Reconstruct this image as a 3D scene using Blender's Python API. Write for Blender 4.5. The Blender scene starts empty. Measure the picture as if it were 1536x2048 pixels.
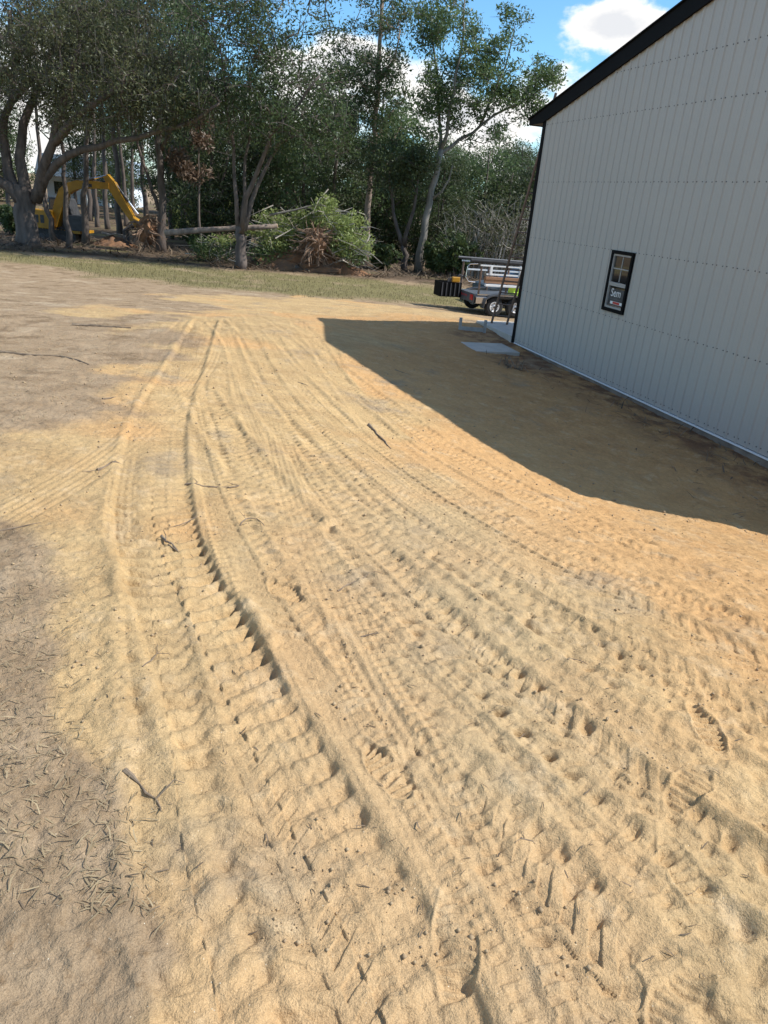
import bpy, math, random
import numpy as np
from mathutils import Vector
rng = np.random.default_rng(7); random.seed(7)
S = bpy.context.scene
col = S.collection

# ---------------------------------------------------------------- camera
PITCH, ROLL, CZ, FPX = math.radians(22.7), math.radians(5.0), 2.84, 1479.0
fw = np.array([0, math.cos(PITCH), -math.sin(PITCH)]); R0 = np.array([1., 0, 0]); U0 = np.cross(R0, fw)
rt = math.cos(ROLL)*R0 + math.sin(ROLL)*U0; up = math.cos(ROLL)*U0 - math.sin(ROLL)*R0
CAM = np.array([0, 0, CZ])
cd = bpy.data.cameras.new('camera'); cam = bpy.data.objects.new('camera', cd); col.objects.link(cam)
from mathutils import Matrix
cam.matrix_world = Matrix(((rt[0], up[0], -fw[0], 0), (rt[1], up[1], -fw[1], 0), (rt[2], up[2], -fw[2], CZ), (0, 0, 0, 1)))
cd.sensor_fit = 'VERTICAL'; cd.sensor_height = 36; cd.sensor_width = 27; cd.lens = 26; cd.clip_end = 3000; cd.clip_start = .05
S.camera = cam
S.view_settings.view_transform = 'Standard'; S.view_settings.look = 'None'; S.view_settings.gamma = 1
S.view_settings.use_curve_mapping = False
S.view_settings.exposure = 0.46

# ---------------------------------------------------------------- sun and sky
SUN = np.array([0.95, -0.03, 1.0]); SUN /= np.linalg.norm(SUN)
ld = bpy.data.lights.new('sun', 'SUN'); ld.energy = 4.2; ld.angle = math.radians(.53); ld.color = (1, .985, .965)
lo = bpy.data.objects.new('sun', ld); col.objects.link(lo)
lo.rotation_euler = Vector(-SUN).to_track_quat('-Z', 'Y').to_euler()
world = bpy.data.worlds.new('World'); S.world = world; world.use_nodes = True
nt = world.node_tree; nt.nodes.clear(); N = nt.nodes.new; L = nt.links.new
def wn(t, **k):
    n = N(t)
    for a, b in k.items(): setattr(n, a, b)
    return n
def dirpx(x, y):
    d = (x-768)/FPX*rt + (1024-y)/FPX*up + fw
    return d/np.linalg.norm(d)
out = N('ShaderNodeOutputWorld'); bg = N('ShaderNodeBackground'); bg.inputs[1].default_value = 0.135
sky = wn('ShaderNodeTexSky', sky_type='NISHITA', sun_disc=False, sun_elevation=math.asin(SUN[2]),
         sun_rotation=math.atan2(SUN[0], SUN[1]), air_density=1.0, dust_density=.2, ozone_density=2.0)
tc = N('ShaderNodeTexCoord')
def wmath(op, a, b=None, c=None):
    m = wn('ShaderNodeMath', operation=op)
    for i, v in enumerate((a, b, c)):
        if v is None: continue
        if isinstance(v, (int, float)): m.inputs[i].default_value = v
        else: L(v, m.inputs[i])
    return m.outputs[0]
nz = wn('ShaderNodeTexNoise'); nz.inputs['Scale'].default_value = 7; nz.inputs['Detail'].default_value = 9; nz.inputs['Roughness'].default_value = .58
mp = N('ShaderNodeMapping'); mp.inputs['Scale'].default_value = (1, 1, 1.7); L(tc.outputs['Generated'], mp.inputs[0]); L(mp.outputs[0], nz.inputs['Vector'])
nb = wn('ShaderNodeTexNoise'); nb.inputs['Scale'].default_value = 2.1; nb.inputs['Detail'].default_value = 3
mp2 = N('ShaderNodeMapping'); mp2.inputs['Scale'].default_value = (1, 1, 2.2); mp2.inputs['Location'].default_value = (7.3, 2.4, 1.0); L(tc.outputs['Generated'], mp2.inputs[0]); L(mp2.outputs[0], nb.inputs['Vector'])
field = None
for (x, y, hw, hh) in [(1240, 46, 135, 44), (1010, 265, 150, 95), (880, 210, 120, 100), (640, 190, 190, 120), (380, 210, 200, 90), (60, 160, 160, 120)]:
    c = dirpx(x, y)
    v = wn('ShaderNodeVectorMath', operation='SUBTRACT'); L(tc.outputs['Generated'], v.inputs[0]); v.inputs[1].default_value = c
    # horizontal and vertical angular offsets about the cloud's centre
    hx = np.array([c[1], -c[0], 0]); hx /= np.linalg.norm(hx); vz = np.cross(hx, c)
    d1 = wn('ShaderNodeVectorMath', operation='DOT_PRODUCT'); L(v.outputs[0], d1.inputs[0]); d1.inputs[1].default_value = hx/(hw/FPX)
    d2 = wn('ShaderNodeVectorMath', operation='DOT_PRODUCT'); L(v.outputs[0], d2.inputs[0]); d2.inputs[1].default_value = vz/(hh/FPX)
    d3 = wn('ShaderNodeVectorMath', operation='DOT_PRODUCT'); L(v.outputs[0], d3.inputs[0]); d3.inputs[1].default_value = c*3
    r2 = wmath('ADD', wmath('ADD', wmath('MULTIPLY', d1.outputs['Value'], d1.outputs['Value']), wmath('MULTIPLY', d2.outputs['Value'], d2.outputs['Value'])), wmath('MULTIPLY', d3.outputs['Value'], d3.outputs['Value']))
    f = wmath('SUBTRACT', 1.0, wmath('SQRT', r2))
    field = f if field is None else wmath('MAXIMUM', field, f)
gen = wmath('MULTIPLY_ADD', nb.outputs['Fac'], 5.0, -2.75)  # general clouds; cover outside the frame added to whiten the fill light
field = wmath('MAXIMUM', wmath('MAXIMUM', field, -1.2), wmath('MINIMUM', gen, .6))
dens = wmath('MULTIPLY_ADD', nz.outputs['Fac'], 4.0, -2.05)
dens = wmath('ADD', dens, field)
mr = wn('ShaderNodeMapRange', interpolation_type='SMOOTHSTEP'); L(dens, mr.inputs[0]); mr.inputs[1].default_value = .05; mr.inputs[2].default_value = .5
cr = N('ShaderNodeValToRGB'); L(dens, cr.inputs[0])
cr.color_ramp.elements[0].position = .15; cr.color_ramp.elements[0].color = (7.4, 7.1, 6.6, 1)
cr.color_ramp.elements[1].position = 1.0; cr.color_ramp.elements[1].color = (4.6, 4.7, 4.9, 1)
tint = wn('ShaderNodeMix', data_type='RGBA', blend_type='MULTIPLY'); tint.inputs[0].default_value = 1
L(sky.outputs[0], tint.inputs[6]); tint.inputs[7].default_value = (.62, .93, 1.1, 1)
mix = wn('ShaderNodeMix', data_type='RGBA'); L(mr.outputs[0], mix.inputs[0]); L(tint.outputs[2], mix.inputs[6]); L(cr.outputs[0], mix.inputs[7])
L(mix.outputs[2], bg.inputs[0]); L(bg.outputs[0], out.inputs[0])

# ---------------------------------------------------------------- helpers
def atY(x, y, Y):
    d = (x-768)/FPX*rt + (1024-y)/FPX*up + fw
    return CAM + d*(Y/d[1])
class MB:
    def __init__(s): s.v = []; s.f = []
    def add(s, vs, fs):
        o = len(s.v); s.v += [tuple(map(float, q)) for q in vs]; s.f += [tuple(i+o for i in f) for f in fs]; return s
    def box(s, c, d, rz=0, ry=0, rx=0):
        from mathutils import Euler
        M = Euler((rx, ry, rz)).to_matrix(); c = Vector(c)
        vs = [c + M @ Vector((sx*d[0]/2, sy*d[1]/2, sz*d[2]/2)) for sx in (-1, 1) for sy in (-1, 1) for sz in (-1, 1)]
        return s.add(vs, [(0, 1, 3, 2), (4, 6, 7, 5), (0, 4, 5, 1), (2, 3, 7, 6), (0, 2, 6, 4), (1, 5, 7, 3)])
    def b2(s, lo_, hi): return s.box([(a+b)/2 for a, b in zip(lo_, hi)], [abs(b-a) for a, b in zip(lo_, hi)])
    def tube(s, pts, rad, n=7, cap=True):
        P = [Vector(p) for p in pts]; m = len(P)
        if not hasattr(rad, '__len__'): rad = [rad]*m
        t0 = (P[1]-P[0]).normalized(); u = t0.orthogonal().normalized(); vs = []
        for i, p in enumerate(P):
            t = (P[min(i+1, m-1)]-P[max(i-1, 0)])
            t = t.normalized() if t.length > 1e-9 else t0
            u = (u - t*u.dot(t));  u = u.normalized() if u.length > 1e-6 else t.orthogonal().normalized()
            w_ = t.cross(u)
            for k in range(n):
                a = 2*math.pi*k/n; vs.append(p + (u*math.cos(a)+w_*math.sin(a))*rad[i])
        fs = [(i*n+k, i*n+(k+1) % n, (i+1)*n+(k+1) % n, (i+1)*n+k) for i in range(m-1) for k in range(n)]
        if cap: fs += [tuple(range(n))[::-1], tuple((m-1)*n+k for k in range(n))]
        return s.add(vs, fs)
    def prism(s, poly, y0, y1):                      # polygon in xz, extruded along y
        n = len(poly); vs = [(p[0], y0, p[1]) for p in poly]+[(p[0], y1, p[1]) for p in poly]
        fs = [tuple(range(n)), tuple(range(2*n-1, n-1, -1))]+[(i, n+i, n+(i+1) % n, (i+1) % n) for i in range(n)]
        return s.add(vs, fs)
    def ring(s, x0, x1, z0, z1, t, y0, y1):           # closed rectangular frame in xz
        o_ = [(x0, z0), (x1, z0), (x1, z1), (x0, z1)]; i_ = [(x0+t, z0+t), (x1-t, z0+t), (x1-t, z1-t), (x0+t, z1-t)]
        vs = [(a, y, b) for y in (y0, y1) for q in (o_, i_) for a, b in q]; fs = []
        for k in range(4):
            j = (k+1) % 4; fs += [(k, j, 4+j, 4+k), (8+k, 12+k, 12+j, 8+j), (k, 8+k, 8+j, j), (4+k, 4+j, 12+j, 12+k)]
        return s.add(vs, fs)
    def lathe(s, prof, c, axis='y', n=20):           # profile (radius, offset)
        vs = []
        for r, h in prof:
            for k in range(n):
                a = 2*math.pi*k/n; q = (r*math.cos(a), h, r*math.sin(a))
                vs.append((c[0]+q[0], c[1]+q[1], c[2]+q[2]))
        m = len(prof)
        fs = [(i*n+k, i*n+(k+1) % n, (i+1)*n+(k+1) % n, (i+1)*n+k) for i in range(m-1) for k in range(n)]
        return s.add(vs, fs)
def mesh_np(name, V, F):
    me = bpy.data.meshes.new(name); V = np.asarray(V, np.float32); F = np.asarray(F, np.int32); k = F.shape[1]
    me.vertices.add(len(V)); me.vertices.foreach_set('co', V.ravel())
    me.loops.add(F.size); me.loops.foreach_set('vertex_index', F.ravel())
    me.polygons.add(len(F)); me.polygons.foreach_set('loop_start', np.arange(0, F.size, k, dtype=np.int32))
    me.update(calc_edges=True); return me
def tag(o, label=None, cat=None, group=None, kind=None):
    for k, v in (('label', label), ('category', cat), ('group', group), ('kind', kind)):
        if v: o[k] = v
    return o
def obj(name, mb, mat, parent=None, smooth=False, bevel=0, **t):
    if isinstance(mb, MB):
        me = bpy.data.meshes.new(name); me.from_pydata(mb.v, [], mb.f); me.update()
    else: me = mb
    if smooth: me.polygons.foreach_set('use_smooth', [True]*len(me.polygons))
    if mat and not len(me.materials): me.materials.append(mat)
    o = bpy.data.objects.new(name, me); col.objects.link(o); o.parent = parent
    if bevel:
        b = o.modifiers.new('bevel', 'BEVEL'); b.width = bevel; b.segments = 2; b.limit_method = 'ANGLE'
    return tag(o, **t)
def empty(name, loc, rz=0, **t):
    o = bpy.data.objects.new(name, None); col.objects.link(o); o.location = [float(q) for q in loc]; o.rotation_euler = (0, 0, rz); return tag(o, **t)

# materials -------------------------------------------------------------
def mat(name, c, rough=.7, metal=0, noise=.12, scale=8, bump=0, bscale=40, spec=.5, c2=None, stretch=(1, 1, 1)):
    m = bpy.data.materials.new(name); m.use_nodes = True; t = m.node_tree; b = t.nodes['Principled BSDF']
    b.inputs['Roughness'].default_value = rough; b.inputs['Metallic'].default_value = metal
    b.inputs['Specular IOR Level'].default_value = spec
    tcn = t.nodes.new('ShaderNodeTexCoord'); mpn = t.nodes.new('ShaderNodeMapping'); mpn.inputs['Scale'].default_value = stretch
    t.links.new(tcn.outputs['Object'], mpn.inputs[0])
    nn = t.nodes.new('ShaderNodeTexNoise'); nn.inputs['Scale'].default_value = scale; nn.inputs['Detail'].default_value = 6; t.links.new(mpn.outputs[0], nn.inputs['Vector'])
    r = t.nodes.new('ShaderNodeValToRGB'); t.links.new(nn.outputs['Fac'], r.inputs[0])
    a = c2 if c2 else [min(1, q*(1-noise)) for q in c]; bcol = c if c2 else [min(1, q*(1+noise)) for q in c]
    r.color_ramp.elements[0].position = .32; r.color_ramp.elements[1].position = .68
    r.color_ramp.elements[0].color = (*a, 1); r.color_ramp.elements[1].color = (*bcol, 1)
    t.links.new(r.outputs[0], b.inputs['Base Color'])
    if bump:
        n2 = t.nodes.new('ShaderNodeTexNoise'); n2.inputs['Scale'].default_value = bscale; n2.inputs['Detail'].default_value = 5
        t.links.new(mpn.outputs[0], n2.inputs['Vector'])
        bp = t.nodes.new('ShaderNodeBump'); bp.inputs['Strength'].default_value = 1; bp.inputs['Distance'].default_value = bump
        t.links.new(n2.outputs['Fac'], bp.inputs['Height']); t.links.new(bp.outputs[0], b.inputs['Normal'])
    return m
def leafmat(name, dark, light, trans=.35, rough=.5):
    m = bpy.data.materials.new(name); m.use_nodes = True; t = m.node_tree; b = t.nodes['Principled BSDF']; o = t.nodes['Material Output']
    at = t.nodes.new('ShaderNodeAttribute'); at.attribute_name = 'tint'
    oi = t.nodes.new('ShaderNodeObjectInfo')
    r = t.nodes.new('ShaderNodeValToRGB'); t.links.new(at.outputs['Fac'], r.inputs[0])
    r.color_ramp.elements[0].color = (*dark, 1); r.color_ramp.elements[1].color = (*light, 1)
    hs = t.nodes.new('ShaderNodeHueSaturation'); t.links.new(r.outputs[0], hs.inputs['Color'])
    mm = t.nodes.new('ShaderNodeMapRange'); t.links.new(oi.outputs['Random'], mm.inputs[0]); mm.inputs[3].default_value = .75; mm.inputs[4].default_value = 1.2
    t.links.new(mm.outputs[0], hs.inputs['Value'])
    t.links.new(hs.outputs[0], b.inputs['Base Color']); b.inputs['Roughness'].default_value = rough; b.inputs['Specular IOR Level'].default_value = .4
    tr = t.nodes.new('ShaderNodeBsdfTranslucent'); t.links.new(hs.outputs[0], tr.inputs[0])
    mx = t.nodes.new('ShaderNodeMixShader'); mx.inputs[0].default_value = trans
    t.links.new(b.outputs[0], mx.inputs[1]); t.links.new(tr.outputs[0], mx.inputs[2]); t.links.new(mx.outputs[0], o.inputs[0])
    return m
M = dict(
    bark=mat('bark', (.115, .088, .07), .9, noise=.4, scale=5, bump=.03, bscale=9, stretch=(1, 1, .25)),
    bark_pale=mat('bark_pale', (.27, .24, .2), .9, c2=(.13, .115, .09), scale=4, bump=.02, bscale=9, stretch=(1, 1, .3)),
    bark_pine=mat('bark_pine', (.27, .2, .15), .9, noise=.35, scale=6, bump=.02, bscale=8, stretch=(1, 1, .3)),
    stickwood=mat('stickwood', (.3, .22, .14), .9, c2=(.12, .085, .055), scale=14, bump=.003, bscale=60),
    deadwood=mat('deadwood', (.36, .31, .25), .9, noise=.3, scale=6),
    leaf_oak=leafmat('leaf_oak', (.05, .055, .025), (.155, .16, .07), .45),
    leaf_mid=leafmat('leaf_mid', (.05, .08, .03), (.17, .225, .085), .48, .4),
    leaf_dark=leafmat('leaf_dark', (.04, .06, .024), (.12, .15, .055), .42),
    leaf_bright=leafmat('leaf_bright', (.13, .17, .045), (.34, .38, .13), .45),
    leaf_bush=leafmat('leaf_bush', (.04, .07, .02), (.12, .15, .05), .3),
    leaf_brown=leafmat('leaf_brown', (.11, .07, .045), (.25, .17, .11), .3),
    moss=leafmat('moss', (.05, .05, .035), (.11, .105, .08), .2, .9),
    straw=leafmat('straw', (.26, .19, .105), (.55, .43, .25), .35, .8),
    twigbits=leafmat('twigbits', (.05, .035, .022), (.2, .14, .085), 0, .9),
    grass=leafmat('grass', (.14, .12, .05), (.33, .265, .13), .3, .7),
    panel=mat('panel', (.44, .41, .365), .42, noise=.015, scale=1.2, spec=.4),
    rib_light=mat('panel_edge', (.8, .8, .78), .4, noise=.02),
    black=mat('black_trim', (.006, .006, .006), .7, noise=.1, spec=.1),
    soffit=mat('soffit', (.05, .045, .04), .6),
    white=mat('white_paint', (.75, .75, .73), .45, noise=.04),
    screw=mat('screw', (.1, .1, .1), .5, metal=.3),
    concrete=mat('concrete', (.46, .42, .36), .85, noise=.12, scale=3, bump=.004, bscale=60),
    concrete_dirty=mat('concrete_dirty', (.3, .26, .21), .9, c2=(.16, .13, .1), scale=3, bump=.004, bscale=50),
    vinyl=mat('vinyl', (.36, .34, .31), .5, noise=.05),
    interior=mat('interior', (.08, .08, .08), .9),
    wood=mat('wood', (.5, .4, .28), .8, noise=.2, scale=5, stretch=(1, 8, 8)),
    wood_grey=mat('wood_grey', (.36, .34, .31), .85, noise=.15, scale=9),
    lumber=mat('lumber', (.3, .16, .085), .7, noise=.2, scale=3, stretch=(.4, 6, 6)),
    yellow=mat('machine_yellow', (.43, .21, .012), .5, noise=.2, scale=2.5),
    steel=mat('dark_steel', (.05, .05, .052), .55, noise=.3, scale=5),
    track=mat('track_steel', (.035, .033, .03), .7, noise=.4, scale=7),
    chrome=mat('chrome', (.75, .75, .76), .2, metal=1, noise=.03),
    rubber=mat('rubber', (.022, .022, .022), .85, noise=.3, scale=12),
    rim=mat('rim_white', (.75, .75, .74), .35, noise=.06),
    grey=mat('trailer_grey', (.075, .08, .085), .5, noise=.15, scale=4),
    red=mat('red', (.45, .02, .02), .35, noise=.1),
    hiviz=mat('hiviz', (.6, .8, .1), .7, noise=.1),
    car=mat('car_paint', (.04, .06, .075), .35, metal=.0, noise=.05, spec=.7),
    dglass=mat('dark_glass', (.02, .025, .028), .06, noise=.1, spec=1),
    rust=mat('ladder', (.16, .1, .07), .6, noise=.3, scale=6),
    root=mat('root', (.3, .2, .13), .95, c2=(.13, .075, .045), scale=5, bump=.02, bscale=10),
    clay=mat('clay', (.3, .15, .07), .95, c2=(.15, .085, .05), scale=3, bump=.03, bscale=6),
    housewall=mat('house_wall', (.72, .76, .8), .6, noise=.04),
    houseroof=mat('house_roof', (.42, .5, .58), .4, noise=.06),
    cut=mat('cut_wood', (.5, .36, .2), .8, noise=.2, scale=12),
)
def glassmat():
    m = bpy.data.materials.new('window_glass'); m.use_nodes = True; t = m.node_tree; t.nodes.remove(t.nodes['Principled BSDF'])
    g = t.nodes.new('ShaderNodeBsdfGlossy'); g.inputs['Roughness'].default_value = .015; g.inputs[0].default_value = (.95, .95, .95, 1)
    tr = t.nodes.new('ShaderNodeBsdfTransparent'); tr.inputs[0].default_value = (.75, .78, .78, 1)
    fr = t.nodes.new('ShaderNodeFresnel'); fr.inputs[0].default_value = 2.6
    mx = t.nodes.new('ShaderNodeMixShader'); t.links.new(fr.outputs[0], mx.inputs[0]); t.links.new(tr.outputs[0], mx.inputs[1]); t.links.new(g.outputs[0], mx.inputs[2])
    t.links.new(mx.outputs[0], t.nodes['Material Output'].inputs[0]); return m
M['glass'] = glassmat()

# ---------------------------------------------------------------- ground heights
CP = np.array([(-3, -3, 1.25), (3, -3, 1.15), (0, 0, 1.16), (0, 2.5, 1.10), (-2.2, 3.6, 1.06), (2, 3.2, 1.0), (-5.4, 10, .62), (-2.5, 7, .85), (0, 6, .78), (4, 4, .62),
    (-1.63, 16.1, .34), (-1.45, 14.4, .45), (-1.31, 13.1, .53), (-.61, 11.6, .48), (.22, 10, .41), (.87, 8.74, .36), (1.39, 7.74, .33), (1.62, 7.1, .36), (2.13, 6.95, .28), (2.74, 7.16, .13), (3.54, 7.48, -.06), (4.3, 7.8, -.2), (-2.0, 18.9, .02), (-1.29, 19.2, 0), (.63, 19.8, .05), (1.97, 20.2, .06), (1.8, 17, -.05), (1.0, 13.5, .2),
    (3.0, 16.5, -.09), (3.9, 13.6, -.10), (5.1, 9.6, -.15), (7, 5.5, -.3), (5.5, 21, -.1), (3.2, 26.6, -.55), (6, 27, -.6), (-5, 24, -.28), (1, 26.5, -.45), (-13, 22, -.3),
    (-18, 36, -.45), (-7.5, 34, -.5), (-13, 36, -.5), (-2, 41, -.5), (1, 40, -.52), (8, 42, -.6), (-12, 12, .5), (-9, 2, 1.1), (-25, 25, -.3), (-20, 40, -.6), (10, 30, -.6), (14, 10, -.35), (12, 20, -.3), (-30, 10, .6), (30, 20, -.4), (25, 42, -.5), (-40, 40, -.4)], float)
_c = .9
def _phi(r2): return np.sqrt(r2+_c*_c)
_D = ((CP[:, None, :2]-CP[None, :, :2])**2).sum(2); _n = len(CP)
_Mx = np.zeros((_n+1, _n+1)); _Mx[:_n, :_n] = _phi(_D) - 0.02*np.eye(_n); _Mx[:_n, _n] = 1; _Mx[_n, :_n] = 1
_W = np.linalg.solve(_Mx, np.append(CP[:, 2], 0))
def Hs(x, y):
    x = np.asarray(x, float); y = np.asarray(y, float); z = np.full(x.shape, _W[_n])
    for i in range(_n): z = z + _W[i]*_phi((x-CP[i, 0])**2+(y-CP[i, 1])**2)
    far = np.hypot(x, y); k = np.clip((far-44)/14, 0, 1); k = k*k*(3-2*k)
    zf = -.5 + np.clip(y-52, 0, 60)*.018*np.clip((-x+2)/14, 0, 1)
    k2 = np.clip((-y-3)/8, 0, 1)
    z = z*(1-k2)+1.2*k2
    return z*(1-k)+zf*k
def gp(x, y):
    d = (x-768)/FPX*rt + (1024-y)/FPX*up + fw; t = .5; dt = .05
    ts = np.concatenate([np.arange(.5, 12, .02), np.arange(12, 90, .05)])
    P = CAM[None]+ts[:, None]*d[None]; h = P[:, 2]-Hs(P[:, 0], P[:, 1]); i = np.argmax(h < 0)
    return P[i] if h[i] < 0 else P[-1]
def vnoise(x, y, seed=0):
    xi = np.floor(x).astype(np.int64); yi = np.floor(y).astype(np.int64); fx = x-xi; fy = y-yi
    fx = fx*fx*(3-2*fx); fy = fy*fy*(3-2*fy)
    def h(a, b):
        q = (a*374761393+b*668265263+seed*982451653) & 0x7fffffff; q = ((q ^ (q >> 13))*1274126177) & 0x7fffffff
        return ((q ^ (q >> 16)) & 0xffff)/32767.5-1
    return (h(xi, yi)*(1-fx)+h(xi+1, yi)*fx)*(1-fy)+(h(xi, yi+1)*(1-fx)+h(xi+1, yi+1)*fx)*fy
def fbm(x, y, s, o=3, seed=0):
    r = 0; a = 1; f = 1/s
    for i in range(o): r = r+a*vnoise(x*f+17.3*i, y*f-9.1*i, seed+i); a *= .5; f *= 2.03
    return r
def sm(a, b, x):
    t = np.clip((x-a)/(b-a), 0, 1); return t*t*(3-2*t)
def spline(P, step):
    P = np.asarray(P, float); Q = np.vstack([2*P[0]-P[1], P, 2*P[-1]-P[-2]]); o = []
    for i in range(1, len(Q)-2):
        n = max(2, int(np.linalg.norm(Q[i+1]-Q[i])/step)); t = np.linspace(0, 1, n, endpoint=False)[:, None]
        o.append(.5*((2*Q[i])+(-Q[i-1]+Q[i+1])*t+(2*Q[i-1]-5*Q[i]+4*Q[i+1]-Q[i+2])*t**2+(-Q[i-1]+3*Q[i]-3*Q[i+1]+Q[i+2])*t**3))
    o.append(Q[-2][None]); return np.vstack(o)
# wheel tracks: image-traced centre lines, unprojected onto the slope: (points, kind, half width, depth, lug pitch, sideways shift)
TR = [
 ([(640, 640), (675, 740), (725, 840), (790, 905), (900, 985), (1060, 1075), (1250, 1160), (1536, 1270)], 'car', .11, .010, .05, 0),
 ([(500, 615), (512, 690), (532, 780), (556, 870), (582, 960), (615, 1060), (660, 1170), (715, 1300), (790, 1440), (880, 1600), (980, 1800), (1080, 2048)], 'car', .13, .014, .05, 0),
 ([(445, 620), (425, 690), (395, 750), (345, 805), (280, 860), (195, 925), (90, 990), (-60, 1070)], 'groove', .17, .012, .05, 0),
 ([(415, 690), (470, 712), (500, 735), (560, 800), (640, 880), (740, 960), (860, 1050)], 'car', .1, .008, .05, 0),
 ([(560, 625), (600, 650), (640, 700), (700, 790), (780, 880), (860, 950), (1000, 1040), (1180, 1130), (1400, 1220), (1600, 1290)], 'pits', .15, .034, .115, 0),
 ([(430, 640), (470, 690), (520, 790), (590, 880), (660, 975), (760, 1075), (880, 1170), (1010, 1265), (1170, 1375), (1350, 1490), (1600, 1640)], 'pits', .17, .05, .13, 0),
 ([(470, 640), (540, 760), (610, 850), (700, 950), (820, 1050), (960, 1150), (1130, 1260), (1320, 1370), (1600, 1510)], 'pits', .15, .042, .12, 0),
 ([(395, 780), (450, 870), (520, 960), (590, 1050), (680, 1160), (780, 1270), (900, 1390), (1040, 1530), (1200, 1690), (1400, 1880), (1560, 2048)], 'pits', .18, .055, .13, 0),
 ([(700, 1060), (800, 1170), (930, 1300), (1090, 1440), (1270, 1590), (1450, 1730), (1600, 1850)], 'pits', .16, .052, .125, 0),
 ([(900, 1120), (1060, 1220), (1240, 1310), (1420, 1400), (1600, 1480)], 'pits', .14, .036, .11, 0),
 ([(880, 1540), (980, 1650), (1110, 1790), (1260, 1950), (1340, 2060)], 'pits', .16, .045, .12, 0),
 ([(1100, 1250), (1250, 1350), (1420, 1450), (1600, 1560)], 'pits', .15, .045, .12, 0),
 ([(180, 745), (215, 790), (260, 830), (300, 860)], 'pits', .12, .02, .12, 0),
 ([(300, 700), (320, 770), (345, 830)], 'pits', .12, .012, .12, 0),
 ([(640, 1360), (720, 1500), (800, 1640), (880, 1790), (960, 1960), (1000, 2060)], 'car', .1, .012, .045, 0),
 ([(590, 1300), (650, 1420), (720, 1560), (790, 1700), (860, 1860), (930, 2060)], 'smooth', .1, .014, .05, 0),
 ([(410, 640), (372, 720), (335, 790), (308, 870), (300, 950), (300, 1040), (325, 1130), (375, 1240), (435, 1380), (510, 1530), (590, 1700), (680, 1880), (760, 2060)], 'lug', .23, .056, .115, .02),
 ([(330, 1100), (330, 1200), (350, 1330), (380, 1480), (400, 1640), (440, 1800), (480, 1960), (500, 2080)], 'lug', .13, .036, .115, -.06),
]
TRACKS = [(spline(np.array([gp(*p)[:2] for p in t[0]]), .16), *t[1:]) for t in TR]
_main = spline(np.array([gp(*p)[:2] for p in [(455, 625), (480, 690), (530, 790), (600, 880), (690, 985), (800, 1090), (930, 1200), (1080, 1320), (1250, 1440), (1420, 1560), (1600, 1690)]]), .3)
_tg = np.gradient(_main, axis=0); _tg /= np.linalg.norm(_tg, axis=1)[:, None]; _nm = np.c_[-_tg[:, 1], _tg[:, 0]]; _tt = np.linspace(0, 1, len(_main))
_rr = np.random.default_rng(33); _extra = []
for (o_, kind, hw_, dp_, p_) in [(-1.15, 'car', .1, .012, .06), (-.9, 'chev', .13, .02, .1), (-.62, 'pits', .14, .03, .12), (-.38, 'car', .1, .013, .055), (-.15, 'chev', .12, .018, .09), (.12, 'pits', .15, .036, .12), (.42, 'chev', .13, .02, .1), (.7, 'car', .1, .014, .06),
                              (.95, 'chev', .14, .024, .1), (1.25, 'pits', .15, .04, .125), (1.5, 'car', .11, .013, .055), (1.75, 'chev', .13, .022, .095), (2.05, 'pits', .14, .036, .12), (-1.4, 'chev', .12, .014, .09), (-1.7, 'car', .1, .01, .06)]:
    a_ = int(_rr.random()*.25*len(_main)); k_ = len(_main)-(0 if _rr.random() < .7 else int(.2*len(_main)))
    off = o_*(.35+.75*_tt)+.1*np.sin(_tt*5+_rr.random()*6); sgn_ = 1 if (_nm[0, 0] < 0) else -1
    _extra.append(((_main-_nm*(-sgn_)*off[:, None]*-1)[a_:k_], kind, hw_, dp_, p_, 0))
TRACKS = _extra+TRACKS
FEET = [(905, 1800, 915, 1990), (730, 1490, 815, 1590), (1340, 1690, 1400, 1800), (1390, 1940, 1320, 2090), (1390, 1420, 1435, 1490), (1400, 1550, 1350, 1610), (545, 1165, 600, 1200), (1230, 1080, 1280, 1110)]
FEET = [(gp(a, b)[:2], gp(c, d)[:2]) for a, b, c, d in FEET]
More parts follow.
